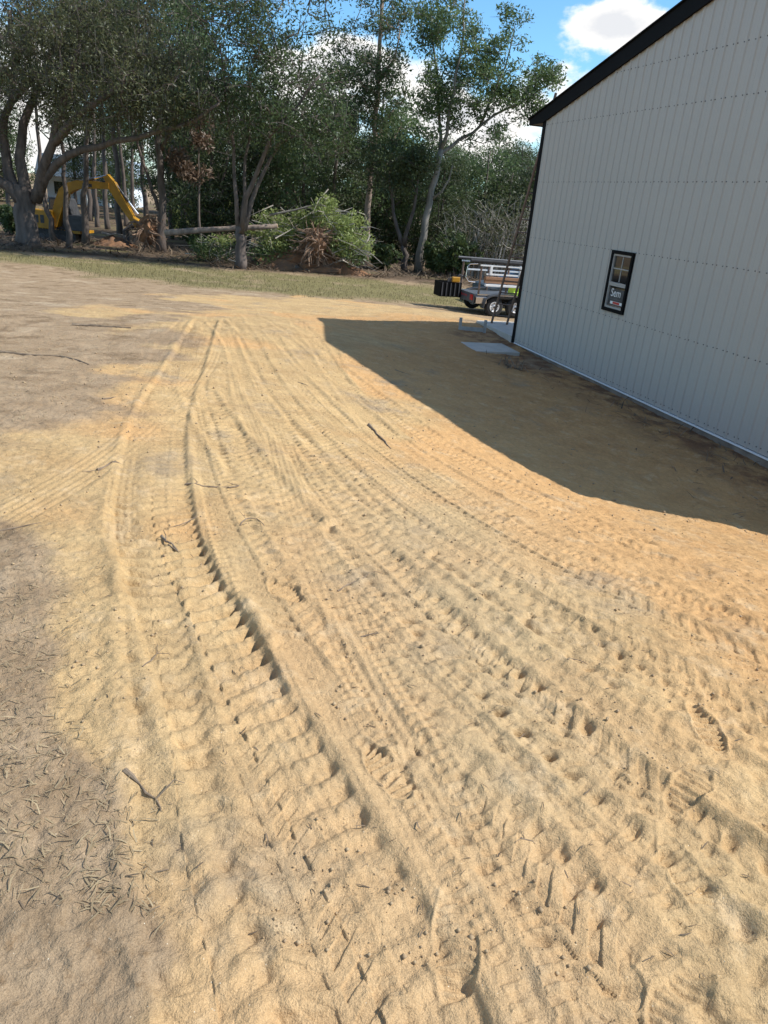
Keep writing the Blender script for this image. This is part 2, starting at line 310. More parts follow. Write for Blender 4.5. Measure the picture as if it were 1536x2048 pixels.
def H(x, y):
    x = np.asarray(x, float); y = np.asarray(y, float); z0 = Hs(x, y); R = np.hypot(x, y); front = (y > 0) & (R < 60)
    m = np.zeros(x.shape)
    churn = .5+.5*sm(-1.2, 1.2, x-.12*y+.3)
    n1 = fbm(x, y, .55, 3, 3); n2 = fbm(x, y, .13, 2, 11); n3 = fbm(x, y, .045, 2, 23)
    m += (.010*n1+.0075*n2*churn+.0060*n3)*np.clip(1.4-R/40, .3, 1)
    pits = np.clip(fbm(x, y, .11, 1, 41)-.45, 0, 1); m -= .03*pits*churn*np.clip(1.3-R/14, 0, 1)
    for (P, kind, hw, dp, p, sh) in TRACKS:
        bb = (x > P[:, 0].min()-.6) & (x < P[:, 0].max()+.6) & (y > P[:, 1].min()-.6) & (y < P[:, 1].max()+.6)
        idx = np.nonzero(bb.ravel())[0]
        if not len(idx): continue
        X = x.ravel()[idx]; Y = y.ravel()[idx]; bd = np.full(len(idx), 9.); bs = np.zeros(len(idx)); sacc = 0
        order = np.argsort(Y); Xo = X[order]; Yo = Y[order]
        for i in range(len(P)-1):
            a = P[i]; b = P[i+1]; l = np.linalg.norm(b-a)
            if l < 1e-6: continue
            t = (b-a)/l; rr = hw+.2
            j0 = np.searchsorted(Yo, min(a[1], b[1])-rr); j1 = np.searchsorted(Yo, max(a[1], b[1])+rr)
            if j1 > j0:
                dx = Xo[j0:j1]-a[0]; dy = Yo[j0:j1]-a[1]; u = np.clip(dx*t[0]+dy*t[1], 0, l)
                ex = dx-u*t[0]; ey = dy-u*t[1]; d = np.hypot(ex, ey); sg = np.sign(t[0]*ey-t[1]*ex)
                ii = order[j0:j1]; k = d < np.abs(bd[ii]); q = ii[k]; bd[q] = (d*np.where(sg == 0, 1, sg))[k]; bs[q] = (sacc+u)[k]
            sacc += l
        near = np.abs(bd) < hw+.18; idx = idx[near]; s = bs[near]; d = bd[near]-sh; ad = np.abs(d)
        wob = vnoise(s*1.3, s*0+hw*50, 5); wv = vnoise(s/p*.9, np.sign(d)*3+hw*90, 9); hw2 = hw*(1+.06*wob)
        band = 1-sm(hw2-.025, hw2+.012, ad); u = ad/hw2
        base = m.ravel()[idx]; fade = .65+.35*vnoise(s*.6, s*0+7.7+hw*31, 2)
        if kind == 'lug':
            ph = s/p + .55*u + .5*(d < 0) + .13*vnoise(s*5, d*9, 14) + .1*vnoise(s*17, d*25, 15); c = np.cos(2*np.pi*ph)
            g = -dp*.45 - dp*(.25+.75*u**2)*sm(-.2, .75, c)*(.62+.55*wv) + dp*.18*sm(-.1, -.9, c)
        elif kind == 'chev':
            ph = s/p + 1.1*u + .5*(d < 0) + .08*vnoise(s*9, d*20, 14); c = np.cos(2*np.pi*ph)
            g = -dp*.35 - dp*.85*sm(-.1, .15, c)*(u > .12)*(.75+.35*wv) + dp*.15*np.cos(2*np.pi*d/.05)*(u < .3)
        elif kind == 'pits':
            ph = s/p + .35*u + .5*(d < 0) + .16*vnoise(s*7, np.sign(d)*5, 19); c = np.cos(2*np.pi*ph); u = u + .14*vnoise(s*11, d*4, 20)
            g = -dp*.16 - dp*sm(.2, .95, c)*np.exp(-((u-.78)/.26)**2)*(.5+.6*wv) - .35*dp*sm(.3, .9, np.cos(2*np.pi*(ph+.4)))*np.exp(-((u-.22)/.2)**2) + .25*dp*np.exp(-((u-.5)/.2)**2)*c
            fade = fade*1.1
        elif kind == 'car':
            g = -dp*.7 + .0055*(2*sm(-.3, .3, np.cos(2*np.pi*(s/p+.5*u)))-1)*(u > .35) + .003*np.cos(2*np.pi*d/.042)
        elif kind == 'groove':
            g = -dp*.5 + .006*np.cos(2*np.pi*d/.055) + .003*np.cos(2*np.pi*d/.021)
        else: g = -dp + .0015*np.cos(2*np.pi*d/.03)
        berm = dp*{'chev': .16, 'car': .2, 'pits': .22}.get(kind, .27)*np.exp(-((ad-hw2-.035)/.032)**2)*(.8+.5*wv)
        keep = {'chev': .35, 'lug': .7, 'pits': .85, 'car': .3, 'groove': .3, 'smooth': .12}[kind]
        m.ravel()[idx] = base*(1-band*(1-keep)) + g*band*np.clip(fade, .3, 1.2) + berm
    for a, b in FEET:
        v = b-a; Lf = np.linalg.norm(v); t = v/Lf; c = (a+b)/2; Lf = .3
        dx = x-c[0]; dy = y-c[1]; u = (dx*t[0]+dy*t[1])/(Lf/2); w_ = (dx*-t[1]+dy*t[0])/(.052*(1+.15*np.cos(3*u)))
        u = u+.12*vnoise(x*14, y*14, 6); w_ = w_+.28*vnoise(x*16+5, y*16, 8)
        r = (np.abs(u)**2.6+np.abs(w_)**2.6); part = np.clip(.8+.6*vnoise(x*5+a[0], y*5, 31), 0, 1); b_ = (1-sm(.6, 1.1, r))*part; rim = np.exp(-((r-1.3)/.3)**2)*(r < 3)*part
        m = m*(1-.6*b_)+b_*(-.017+.009*np.cos(2*np.pi*u*4.6+.8*w_)*(np.abs(w_) < .85))+.007*rim*(R < 14)
    return z0+np.where(front, m, np.where(y > -6, .01*n1, 0)*np.clip(1-R/80, 0, 1))

# ---------------------------------------------------------------- ground sheet
th = np.concatenate([np.linspace(-180, -42, 46, endpoint=False), np.linspace(-42, -32, 36, endpoint=False), np.linspace(-32, 33, 730, endpoint=False), np.linspace(33, 43, 36, endpoint=False), np.linspace(43, 180, 46, endpoint=False)])
th = np.radians(th); nth = len(th)
rs = [.25, .5, .75]; r = .95
while r < 900:
    rs.append(r); r *= 1.0032 if r < 13 else (1.0085 if r < 50 else 1.09)
rs = np.array(rs); RR, TT = np.meshgrid(rs, th, indexing='ij')
GX = (RR*np.sin(TT)).ravel(); GY = (RR*np.cos(TT)).ravel(); GZ = H(GX, GY)
V = np.vstack([np.c_[GX, GY, GZ], [[0, 0, float(Hs(np.array(0.), np.array(0.)))]]])
nr = len(rs); I = np.arange(nr*nth).reshape(nr, nth)
a = I[:-1]; b = np.roll(I, -1, 1)[:-1]; c = np.roll(I, -1, 1)[1:]; d = I[1:]
Fq = np.stack([a, d, c, b], -1).reshape(-1, 4)
cen = len(V)-1; Fc = np.stack([np.full(nth, cen), I[0], np.roll(I[0], -1), np.roll(I[0], -1)], -1)
me = mesh_np('ground', V, Fq)
import bmesh
me2 = me
me2.polygons.foreach_set('use_smooth', [True]*len(me2.polygons))
def poly(pxs): return np.array([gp(*p)[:2] for p in pxs])
def sdist(P, X, Y):
    ins = np.zeros(X.shape, bool); dm = np.full(X.shape, 1e9); n = len(P)
    for i in range(n):
        x1, y1 = P[i]; x2, y2 = P[(i+1) % n]
        cnd = ((y1 > Y) != (y2 > Y)); ins ^= cnd & (X < (x2-x1)*(Y-y1)/((y2-y1) if abs(y2-y1) > 1e-9 else 1e-9)+x1)
        l2 = (x2-x1)**2+(y2-y1)**2+1e-9; t = np.clip(((X-x1)*(x2-x1)+(Y-y1)*(y2-y1))/l2, 0, 1)
        dm = np.minimum(dm, np.hypot(X-x1-t*(x2-x1), Y-y1-t*(y2-y1)))
    return np.where(ins, dm, -dm)
Xv, Yv = V[:, 0], V[:, 1]
edge_n = fbm(Xv, Yv, 2.2, 4, 77)
sandP = poly([(345, 588), (420, 582), (540, 592), (700, 600), (860, 616), (1000, 640), (1530, 900), (1536, 2040), (300, 2040), (330, 1900), (290, 1750), (330, 1600), (300, 1450), (260, 1330), (240, 1220), (215, 1100), (190, 1000), (150, 930), (190, 860), (180, 770), (230, 690), (300, 630)])
sandP = np.vstack([sandP[:7], [[5.5, 9], [9, 4], [9, -6], [-.5, -6], [-.6, .8]], sandP[9:]])
ds = sdist(sandP, Xv, Yv); sc = np.clip(np.hypot(Xv, Yv)/12, .12, 1.2)
sand = sm(-1.1, 1.1, ds/sc*.8+edge_n*1.5)
grP = poly([(-700, 470), (0, 503), (250, 520), (480, 542), (700, 556), (880, 572), (1080, 590), (1100, 632), (860, 612), (680, 598), (540, 588), (400, 580), (330, 572), (200, 545), (0, 520), (-700, 500)])
dg = sdist(grP, Xv, Yv); grass = sm(-.8, 1.0, dg+edge_n*1.1)
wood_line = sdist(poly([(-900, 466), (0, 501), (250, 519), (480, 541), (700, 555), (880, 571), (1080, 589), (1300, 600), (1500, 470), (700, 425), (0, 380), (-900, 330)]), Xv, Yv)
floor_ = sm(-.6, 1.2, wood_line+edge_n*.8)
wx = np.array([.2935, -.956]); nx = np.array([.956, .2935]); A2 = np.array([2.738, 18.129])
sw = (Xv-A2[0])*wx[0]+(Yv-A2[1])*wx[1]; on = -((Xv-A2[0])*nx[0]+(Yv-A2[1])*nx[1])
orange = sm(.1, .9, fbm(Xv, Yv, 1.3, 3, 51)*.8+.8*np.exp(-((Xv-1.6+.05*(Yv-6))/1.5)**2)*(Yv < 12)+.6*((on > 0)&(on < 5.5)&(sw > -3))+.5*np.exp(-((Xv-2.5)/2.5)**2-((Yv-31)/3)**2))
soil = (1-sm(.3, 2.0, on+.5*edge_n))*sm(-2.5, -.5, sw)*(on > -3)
red = (1-sm(2.5, 6.0, on+.9*edge_n))*sm(-4.5, -1.5, sw)*(on > -3)  # reddish soil by the building; its wide spread also paints the shade warmer
pale = np.exp(-((Xv-.25)/.9)**2)*(1-sm(3.5, 7.5, Yv))
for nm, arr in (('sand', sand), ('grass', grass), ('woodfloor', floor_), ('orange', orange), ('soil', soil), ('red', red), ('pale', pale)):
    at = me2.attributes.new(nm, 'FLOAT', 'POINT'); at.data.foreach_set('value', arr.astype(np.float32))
gm = bpy.data.materials.new('sandy_ground'); gm.use_nodes = True; t = gm.node_tree; bs = t.nodes['Principled BSDF']; bs.inputs['Roughness'].default_value = .95; bs.inputs['Specular IOR Level'].default_value = .15
gl = t.links.new
geo = t.nodes.new('ShaderNodeNewGeometry')
def gn(scale, detail=5, rough=.55):
    n = t.nodes.new('ShaderNodeTexNoise'); n.inputs['Scale'].default_value = scale; n.inputs['Detail'].default_value = detail; n.inputs['Roughness'].default_value = rough; gl(geo.outputs['Position'], n.inputs['Vector']); return n.outputs['Fac']
def gattr(nm):
    n = t.nodes.new('ShaderNodeAttribute'); n.attribute_name = nm; return n.outputs['Fac']
def gramp(f, p0, c0, p1, c1):
    n = t.nodes.new('ShaderNodeValToRGB'); e = n.color_ramp.elements; e[0].position = p0; e[0].color = (*c0, 1); e[1].position = p1; e[1].color = (*c1, 1); gl(f, n.inputs[0]); return n.outputs[0]
def gmix(f, a, b, bt='MIX'):
    n = t.nodes.new('ShaderNodeMix'); n.data_type = 'RGBA'; n.blend_type = bt
    if isinstance(f, (int, float)): n.inputs[0].default_value = f
    else: gl(f, n.inputs[0])
    for q, i in ((a, 6), (b, 7)):
        if isinstance(q, tuple): n.inputs[i].default_value = (*q, 1)
        else: gl(q, n.inputs[i])
    return n.outputs[2]
def gmath(op, a, b=0., c=0.):
    n = t.nodes.new('ShaderNodeMath'); n.operation = op
    for i, q in enumerate((a, b, c)):
        if isinstance(q, (int, float)): n.inputs[i].default_value = q
        else: gl(q, n.inputs[i])
    return n.outputs[0]
def gstep(f, lo_, hi):
    n = t.nodes.new('ShaderNodeMapRange'); n.interpolation_type = 'SMOOTHSTEP'; gl(f, n.inputs[0]); n.inputs[1].default_value = lo_; n.inputs[2].default_value = hi; return n.outputs[0]
n_big, n_mid, n_fine, n_grain = gn(.55), gn(2.6, 6), gn(22, 6, .7), gn(240, 3, .7)
sandc = gramp(n_mid, .3, (.44, .29, .135), .72, (.6, .415, .2))
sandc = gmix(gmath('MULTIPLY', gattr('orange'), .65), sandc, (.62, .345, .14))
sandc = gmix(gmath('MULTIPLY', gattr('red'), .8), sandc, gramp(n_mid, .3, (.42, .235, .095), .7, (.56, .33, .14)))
sandc = gmix(gmath('MULTIPLY', gattr('pale'), .6), sandc, (.47, .345, .195))
sandc = gmix(gmath('MULTIPLY', gstep(gn(1.1, 5, .65), .54, .74), .85), sandc, (.34, .255, .16))
sandc = gmix(gmath('MULTIPLY', gstep(gn(4.5, 6, .7), .52, .7), .5), sandc, (.62, .46, .27))
dirt = gramp(n_mid, .3, (.29, .2, .115), .7, (.44, .32, .195))
dirt = gmix(gstep(n_fine, .5, .72), dirt, (.22, .145, .078))
dirt = gmix(gstep(gn(.9, 5), .55, .72), dirt, (.48, .365, .235))
dirt = gmix(gmath('MULTIPLY', gstep(gn(1.7, 6, .65), .52, .64), .6), dirt, (.17, .112, .06))
grs = gramp(n_fine, .3, (.15, .13, .05), .72, (.30, .255, .115))
grs = gmix(gstep(gn(.8, 5), .52, .7), grs, (.33, .25, .14))
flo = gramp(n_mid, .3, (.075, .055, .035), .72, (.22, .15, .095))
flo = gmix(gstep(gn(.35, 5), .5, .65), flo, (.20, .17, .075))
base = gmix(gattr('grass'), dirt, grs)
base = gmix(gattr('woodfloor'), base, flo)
sfac = gstep(gmath('ADD', gattr('sand'), gmath('MULTIPLY_ADD', n_mid, .5, -.25)), .3, .75)
base = gmix(sfac, base, sandc)
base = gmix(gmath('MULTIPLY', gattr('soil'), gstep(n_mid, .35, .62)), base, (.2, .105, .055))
base = gmix(.55, base, gramp(n_fine, .25, (.62, .6, .58), .75, (1.25, 1.25, 1.25)), 'MULTIPLY')
base = gmix(.75, base, gramp(n_grain, .25, (.62, .6, .58), .75, (1.3, 1.3, 1.3)), 'MULTIPLY')
# dark crumbs and pale grains
vo = t.nodes.new('ShaderNodeTexVoronoi'); vo.inputs['Scale'].default_value = 38; gl(geo.outputs['Position'], vo.inputs['Vector'])
crumb = gmath('MULTIPLY', gmath('SUBTRACT', 1., gstep(vo.outputs['Distance'], .10, .2)), gstep(gn(3.3, 4), .52, .66))
base = gmix(gmath('MULTIPLY', crumb, .75), base, (.10, .07, .045))
vo2 = t.nodes.new('ShaderNodeTexVoronoi'); vo2.inputs['Scale'].default_value = 70; gl(geo.outputs['Position'], vo2.inputs['Vector'])
gr_ = gmath('MULTIPLY', gmath('SUBTRACT', 1., gstep(vo2.outputs['Distance'], .07, .12)), gstep(gn(60, 2), .58, .66))
base = gmix(gr_, base, (.75, .66, .48))
gl(base, bs.inputs['Base Color'])
bp = t.nodes.new('ShaderNodeBump'); bp.inputs['Distance'].default_value = .016; bp.inputs['Strength'].default_value = .8
hh = gmath('ADD', gmath('MULTIPLY', gn(48, 4, .65), 1.0), gmath('MULTIPLY', n_grain, .28)); hh = gmath('ADD', hh, gmath('MULTIPLY', gn(14, 3), .9))
gl(hh, bp.inputs['Height']); gl(bp.outputs[0], bs.inputs['Normal'])
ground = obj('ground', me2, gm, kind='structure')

cr_ = np.random.default_rng(77); nck = 5200; yy_ = 1.25*(14/1.25)**cr_.random(nck); xx_ = (-.62+1.3*cr_.random(nck))*yy_
kk_ = fbm(xx_, yy_, .45, 3, 121) > -.05; xx_ = xx_[kk_]; yy_ = yy_[kk_]; nck = len(xx_); zz_ = H(xx_, yy_); rr_ = (.0025+.008*cr_.random(nck)**4)*np.clip(yy_/4, 1, 1.8)
oct_ = np.array([(1, 0, 0), (-1, 0, 0), (0, 1, 0), (0, -1, 0), (0, 0, 1), (0, 0, -1)], float); Vc = np.c_[xx_, yy_, zz_+rr_*.4][:, None]+oct_[None]*rr_[:, None, None]*(.6+.7*cr_.random((nck, 6, 1)))
of_ = np.array([(0, 2, 4), (2, 1, 4), (1, 3, 4), (3, 0, 4), (2, 0, 5), (1, 2, 5), (3, 1, 5), (0, 3, 5)]); Fc_ = (of_[None]+6*np.arange(nck)[:, None, None]).reshape(-1, 3)
obj('sand_crumbs', mesh_np('sand_crumbs', Vc.reshape(-1, 3), Fc_), mat('sand_crumb', (.46, .33, .18), .95, c2=(.3, .2, .11), scale=30), kind='stuff', label='small crumbs and pebbles of sand strewn over the tracks', cat='crumbs')

# ---------------------------------------------------------------- steel building
A = np.array([2.738, 18.129, 0.]); wv = np.array([.2935, -.956, 0]); nv = np.array([.956, .2935, 0]); ROT = math.atan2(wv[1], wv[0])
WID, LEN, EV, PT = 11.2, 16.0, 4.70, .2555
def ztop(x): return EV+PT*min(x, WID-x)
def bw(x, y, z): return A+wv*x+nv*y+np.array([0, 0, z])
B = empty('metal_building', A, ROT, label='tall light grey ribbed metal shop building with black trim on the right', cat='building')
WX0, WX1, WZ0, WZ1 = 3.72, 4.35, 1.34, 2.31
k = 0; x0 = .0
while x0 < WID-.01:
    x1 = min(x0+.9144, WID); prof = [(x0, 0)]
    for q in range(4):
        c_ = x0+.114+q*.2286
        if c_+.03 < x1: prof += [(c_-.028, 0), (c_-.014, -.019), (c_+.014, -.019), (c_+.028, 0)]
        for off in (.075, .145):                    # shallow stiffening swages in the flats
            if c_+off+.012 < x1: prof += [(c_+off-.010, 0), (c_+off, -.0025), (c_+off+.010, 0)]
    prof += [(x1-.001, 0)]
    for xw in (WX0, WX1):
        if x0 < xw < x1: prof.append((xw, 0)); prof.append((xw+.0004, 0))
    prof = sorted(set(prof)); mb = MB()
    for (xa, ya), (xb, yb) in zip(prof[:-1], prof[1:]):
        xm = (xa+xb)/2; rngs = [(.0, None)]
        if WX0 < xm < WX1: rngs = [(0., WZ0), (WZ1, None)]
        for za, zb in rngs:
            ta, tb = (ztop(xa)+.1, ztop(xb)+.1) if zb is None else (zb, zb)
            mb.add([(xa, ya, za), (xb, yb, za), (xb, yb, tb), (xa, ya, ta)], [(0, 1, 2, 3)])
    obj('wall_panel', mb, M['panel'], B); x0 = x1; k += 1
mb = MB()
for z in (.07, 1.2, 2.36, 3.51, 4.64, 5.33):
    xr = .114
    while xr < WID:
        for dx in (-.045, .045):
            x = xr+dx
            if z < ztop(x)-.05 and not (WX0-.06 < x < WX1+.06 and WZ0-.06 < z < WZ1+.06):
                mb.lathe([(.0095, 0), (.0095, -.007), (.006, -.010), (0.0001, -.010)], (x, 0, z+random.uniform(-.004, .004)), n=6)
        xr += .2286
obj('fasteners', mb, M['screw'], B, kind='stuff')
# other walls, floor slab and roof
mb = MB(); mb.b2((0.02, .06, 0), (.06, LEN, EV)); obj('side_wall', mb, M['panel'], B)
mb = MB(); mb.b2((WID-.06, .06, 0), (WID-.02, LEN, EV)); obj('side_wall', mb, M['panel'], B)
mb = MB(); mb.prism([(0, 0), (WID, 0), (WID, EV), (WID/2, ztop(WID/2)), (0, EV)], LEN, LEN+.05); obj('rear_wall', mb, M['panel'], B)
mb = MB(); mb.b2((-.01, .015, -.9), (WID+.01, LEN, -.035)); obj('foundation_slab', mb, M['concrete_dirty'], B)
mb = MB(); mb.b2((.06, -.03, -.034), (WID, .01, -.010)); obj('base_trim', mb, M['rib_light'], B)
OV = .06
for sgn in (0, 1):
    def fx(x): return x if sgn == 0 else WID-x
    zr = lambda x: EV+.255+PT*x
    mb = MB(); mb.prism([(fx(-.72), zr(-.72)+.004), (fx(WID/2), zr(WID/2)+.004), (fx(WID/2), zr(WID/2)+.03), (fx(-.72), zr(-.72)+.03)], -OV-.03, LEN+.1); obj('roof_sheet', mb, M['black'], B)
    mb = MB(); mb.prism([(fx(-.68), zr(-.68)), (fx(WID/2), zr(WID/2)), (fx(WID/2), EV+PT*WID/2-.02), (fx(.06), EV+.0), (fx(0.), EV-.02), (fx(-.68), EV-.02)], -OV, -.022); obj('rake_trim', mb, M['black'], B)
    mb = MB(); mb.b2((fx(-.70), -.02, EV-.03), (fx(-.66), LEN, EV+.075)); obj('eave_fascia', mb, M['black'], B)
    mb = MB(); mb.b2((fx(-.66), -.02, EV-.012), (fx(.0), LEN, EV+.0)); obj('soffit', mb, M['soffit'], B)
    mb = MB(); mb.b2((fx(-.03), -.032, -.03), (fx(.11), .05, EV)); mb.b2((fx(-.04), .05, -.03), (fx(.0), .16, EV-.02)); obj('corner_trim', mb, M['black'], B)
# interior so that the glazing looks into a dim room
mb = MB(); mb.b2((.1, 5.9, 0), (WID-.1, 6, EV)); obj('interior_partition', mb, M['interior'], B)
# window, its parts kept under the building part
Wn = obj('window', MB().ring(WX0-.045, WX1+.045, WZ0-.05, WZ1+.05, .058, -.045, .02), M['black'], B)
mb = MB(); i0, i1, k0, k1 = WX0+.012, WX1-.012, WZ0+.012, WZ1-.01; zm = 1.80

obj('upper_sash', MB().ring(i0, i1, zm-.02, k1, .03, -.025, .03), M['vinyl'], Wn)
obj('lower_sash', MB().ring(i0+.001, i1-.001, k0, zm-.021, .034, -.022, .028), M['vinyl'], Wn)
xm = (i0+i1)/2; zq = (zm+k1)/2
mb = MB(); mb.b2((xm-.009, -.004, zm+.022), (xm+.009, .010, k1-.03)); mb.b2((i0+.03, -.0035, zq-.009), (xm-.009, .0095, zq+.009)); mb.b2((xm+.009, -.0035, zq-.009), (i1-.03, .0095, zq+.009)); obj('muntin_grid', mb, M['vinyl'], Wn)
for (za, zb, yy) in ((zm+.008, k1-.028, .004), (k0+.032, zm-.053, .012)):
    mb = MB()
    mb.add([(i0+.03, yy, za), (i1-.03, yy, za), (i1-.03, yy, zb), (i0+.03, yy, zb)], [(0, 1, 2, 3)]); obj('pane', mb, M['glass'], Wn)
def text(s, size, m, x, y, z, name, parent):
    cu = bpy.data.curves.new('t', 'FONT'); cu.body = s; cu.size = size; cu.extrude = .001
    o = bpy.data.objects.new('t', cu); col.objects.link(o); bpy.context.view_layer.update()
    mm = bpy.data.meshes.new_from_object(o.evaluated_get(bpy.context.evaluated_depsgraph_get())); bpy.data.objects.remove(o)
    v = np.empty(len(mm.vertices)*3); mm.vertices.foreach_get('co', v); v = v.reshape(-1, 3); v = np.c_[x+v[:, 0], y-v[:, 2], z+v[:, 1]]; mm.vertices.foreach_set('co', v.ravel()); mm.update()
    return obj(name, mm, m, parent)
mb = MB(); mb.b2((i0+.05, .008, k0+.05), (i1-.037, .010, zm-.10)); St = obj('window_sticker', mb, M['steel'], Wn)
text('Sem', .2, M['white'], i0+.10, .005, k0+.21, 'sticker_lettering', Wn)
mb = MB(); mb.b2((i0+.12, .005, k0+.155), (i1-.14, .007, k0+.17)); obj('sticker_line', mb, M['grey'], Wn)
mb = MB(); mb.b2((i0+.13, .005, k0+.075), (i1-.05, .007, k0+.125)); obj('sticker_label', mb, M['white'], Wn)
mb = MB(); mb.b2((i0+.22, .003, k0+.08), (i1-.16, .0045, k0+.12)); obj('sticker_emblem', mb, M['red'], Wn)

# concrete apron, pad, form boards, ladder
ap = empty('concrete_apron', bw(-1.2, 3, -.1), ROT, label='long grey concrete apron along the building side, under the ladder', cat='slab')
mb = MB(); mb.b2((-1.1, -3.05, -.35), (1.16, 6, .22)); o = obj('slab', mb, M['concrete'], ap, bevel=.012)
pc = bw(.84, -.96, -.06)
pd = empty('concrete_pad', pc, ROT-.02, label='small square concrete pad on the dirt beside the building corner', cat='slab')
mb = MB(); mb.b2((-.53, -.52, -.25), (.53, .52, .05)); obj('pad', mb, M['concrete'], pd, bevel=.012)
s1 = bw(-1.17, -.94, -.02); s2 = bw(-.93, -.37, -.02)
fb = empty('form_boards', (s1+s2)/2, math.atan2(s2[1]-s1[1], s2[0]-s1[0]), label='two short wooden stakes joined by a crossboard beside the concrete apron', cat='form boards')
hl = np.linalg.norm(s2-s1)/2
for sx in (-1, 1): obj('stake', MB().box((sx*hl, 0, .1), (.075, .05, .5)), M['wood_grey'], fb, bevel=.004)
obj('crossboard', MB().box((0, -.035, .1), (2*hl-.06, .022, .1), ry=-.03), M['wood_grey'], fb, bevel=.003)
l1 = bw(-1.95, .2, .12); l2 = bw(-1.72, .62, .12); base = (l1+l2)/2
lad = empty('ladder', base, ROT, label='tall dark extension ladder leaning against the eave behind the building corner', cat='ladder')
topv = np.array([1.25, .25, 5.25]); u = topv/np.linalg.norm(topv); wdv = np.array([.35, .94, 0])*.2
for sg in (-1, 1): obj('rail', MB().tube([wdv*sg, wdv*sg*.98+topv], .032, 6), M['rust'], lad)
for q in range(17): 
    p_ = u*(.22+.305*q); obj('rung', MB().tube([p_-wdv, p_+wdv], .016, 6), M['rust'], lad)

# ---------------------------------------------------------------- trees
def leaves(centers, radii, counts, size, seed, droop=0):
    r = np.random.default_rng(seed); C_ = np.repeat(centers, counts, 0); Rr = np.repeat(radii, counts, 0); n = len(C_)
    d = r.normal(size=(n, 3)); d /= np.linalg.norm(d, axis=1)[:, None]; P = C_+d*Rr*(r.random((n, 1))**.45)
    a = r.normal(size=(n, 3)); a[:, 2] -= droop; a /= np.linalg.norm(a, axis=1)[:, None]
    b = np.cross(a, r.normal(size=(n, 3))); b /= np.linalg.norm(b, axis=1)[:, None]
    s = size*(.55+.9*r.random((n, 1))); a = a*s; b = b*s*.42
    V_ = np.stack([P-a, P+b*.9-a*.1, P+a, P-b*.9-a*.1], 1).reshape(-1, 3); F_ = np.arange(4*n).reshape(-1, 4)
    tint = np.repeat(np.clip(np.repeat(r.random(len(centers)), counts)*.45+.55*r.random(n), 0, 1), 4)
    return V_, F_, tint
def leafobj(name, V_, F_, tint, m, parent, **k):
    me_ = mesh_np(name, V_, F_); at_ = me_.attributes.new('tint', 'FLOAT', 'POINT'); at_.data.foreach_set('value', tint.astype(np.float32)); return obj(name, me_, m, parent, **k)
def wig(P, amp, seed, step=.6):
    r = np.random.default_rng(seed); Q = spline(P, step); Q[1:-1] += r.normal(size=Q[1:-1].shape)*amp; return Q
def tree(name, label, base, limbs, blobs, lm, bm, leaf=.16, per=70, clump=.75, seed=1, group=None, moss=0, cat='tree'):
    r = np.random.default_rng(seed); base = np.asarray(base, float); E_ = empty(name, base, label=label, cat=cat, group=group)
    trunk = MB(); nodes = []; nrad = []
    for i, (P, r0, r1) in enumerate(limbs):
        Q = wig(np.asarray(P, float)-base, .05, seed*31+i, .8); n = len(Q); rad = r0+(r1-r0)*np.linspace(0, 1, n)**.8
        if i == 0: rad[0] *= 1.25
        trunk.tube(Q, rad, 9 if r0 > .12 else 6); nodes += list(Q[1:] if i == 0 else Q); nrad += list(rad[1:] if i == 0 else rad)
    obj('trunk', trunk, bm, E_, smooth=True)
    nodes = np.array(nodes); br = MB(); cs = []; cr_ = []
    for (c, R_, n) in blobs:
        c = np.asarray(c, float)-base; R_ = np.asarray(R_, float)
        d = r.normal(size=(n, 3)); d /= np.linalg.norm(d, axis=1)[:, None]; q = c+d*R_*(r.random((n, 1))**.4); cs.append(q); cr_.append(np.full(n, 1.)*(.6+.8*r.random(n)))
    if cs:
        cs = np.vstack(cs); cr_ = np.concatenate(cr_)
        order = np.argsort(((cs[:, None]-nodes[None])**2).sum(2).min(1))
        nd = nodes.copy()
        for j in order:
            dd = ((nd-cs[j])**2).sum(1)+2.0*np.clip(nd[:, 2]-cs[j, 2]+.3, 0, 9)**2; i = dd.argmin(); a_ = nd[i]; ln = math.sqrt(((a_-cs[j])**2).sum())
            mid = (a_+cs[j])/2+r.normal(size=3)*ln*.1+np.array([0, 0, -ln*.06]); rr_ = min(.012+.012*ln, .07)
            pts = [a_, mid, cs[j]]; br.tube(pts, [rr_*1.2, rr_*.8, .008], 4, cap=False); nd = np.vstack([nd, mid, cs[j]])
            for q_ in range(4):
                e_ = cs[j]+r.normal(size=3)*[.5, .5, .35]*clump*1.1; s_ = (mid+cs[j])/2 if q_ % 2 else cs[j]
                br.tube([s_, (s_+e_)/2+r.normal(size=3)*.06, e_], [.014, .01, .004], 3, cap=False)
        obj('branches', br, bm, E_, kind='stuff')
        rad = np.c_[cr_*clump, cr_*clump, cr_*clump*.7]; cnt = np.maximum(8, (per*cr_**2).astype(int))
        leafobj('crown', *leaves(cs, rad, cnt, leaf, seed*7+1), lm, E_, kind='stuff')
        if moss:
            k_ = r.integers(0, len(cs), moss); P = cs[k_]+r.normal(size=(moss, 3))*clump*.6; ln = .2+.55*r.random(moss); an = r.random(moss)*6.3
            w_ = np.c_[np.cos(an), np.sin(an), 0*an]*(.008+.016*r.random(moss))[:, None]; dn = np.c_[r.normal(size=moss)*.05, r.normal(size=moss)*.05, -ln]
            V_ = np.stack([P-w_, P+w_, P+dn+w_*.3, P+dn-w_*.3], 1).reshape(-1, 3)
            leafobj('hanging_moss', V_, np.arange(4*moss).reshape(-1, 4), np.repeat(r.random(moss), 4), M['moss'], E_, kind='stuff')
    return E_
def PX(Y, *pts): return [atY(x, y, Y+(dy[0] if dy else 0)) for (x, y, *dy) in pts]
def BL(Y, x, y, hw, hh, n, dep=None):
    s = Y*.94/FPX; return (atY(x, y, Y), (hw*s, dep if dep else hw*s*.8, hh*s), n)

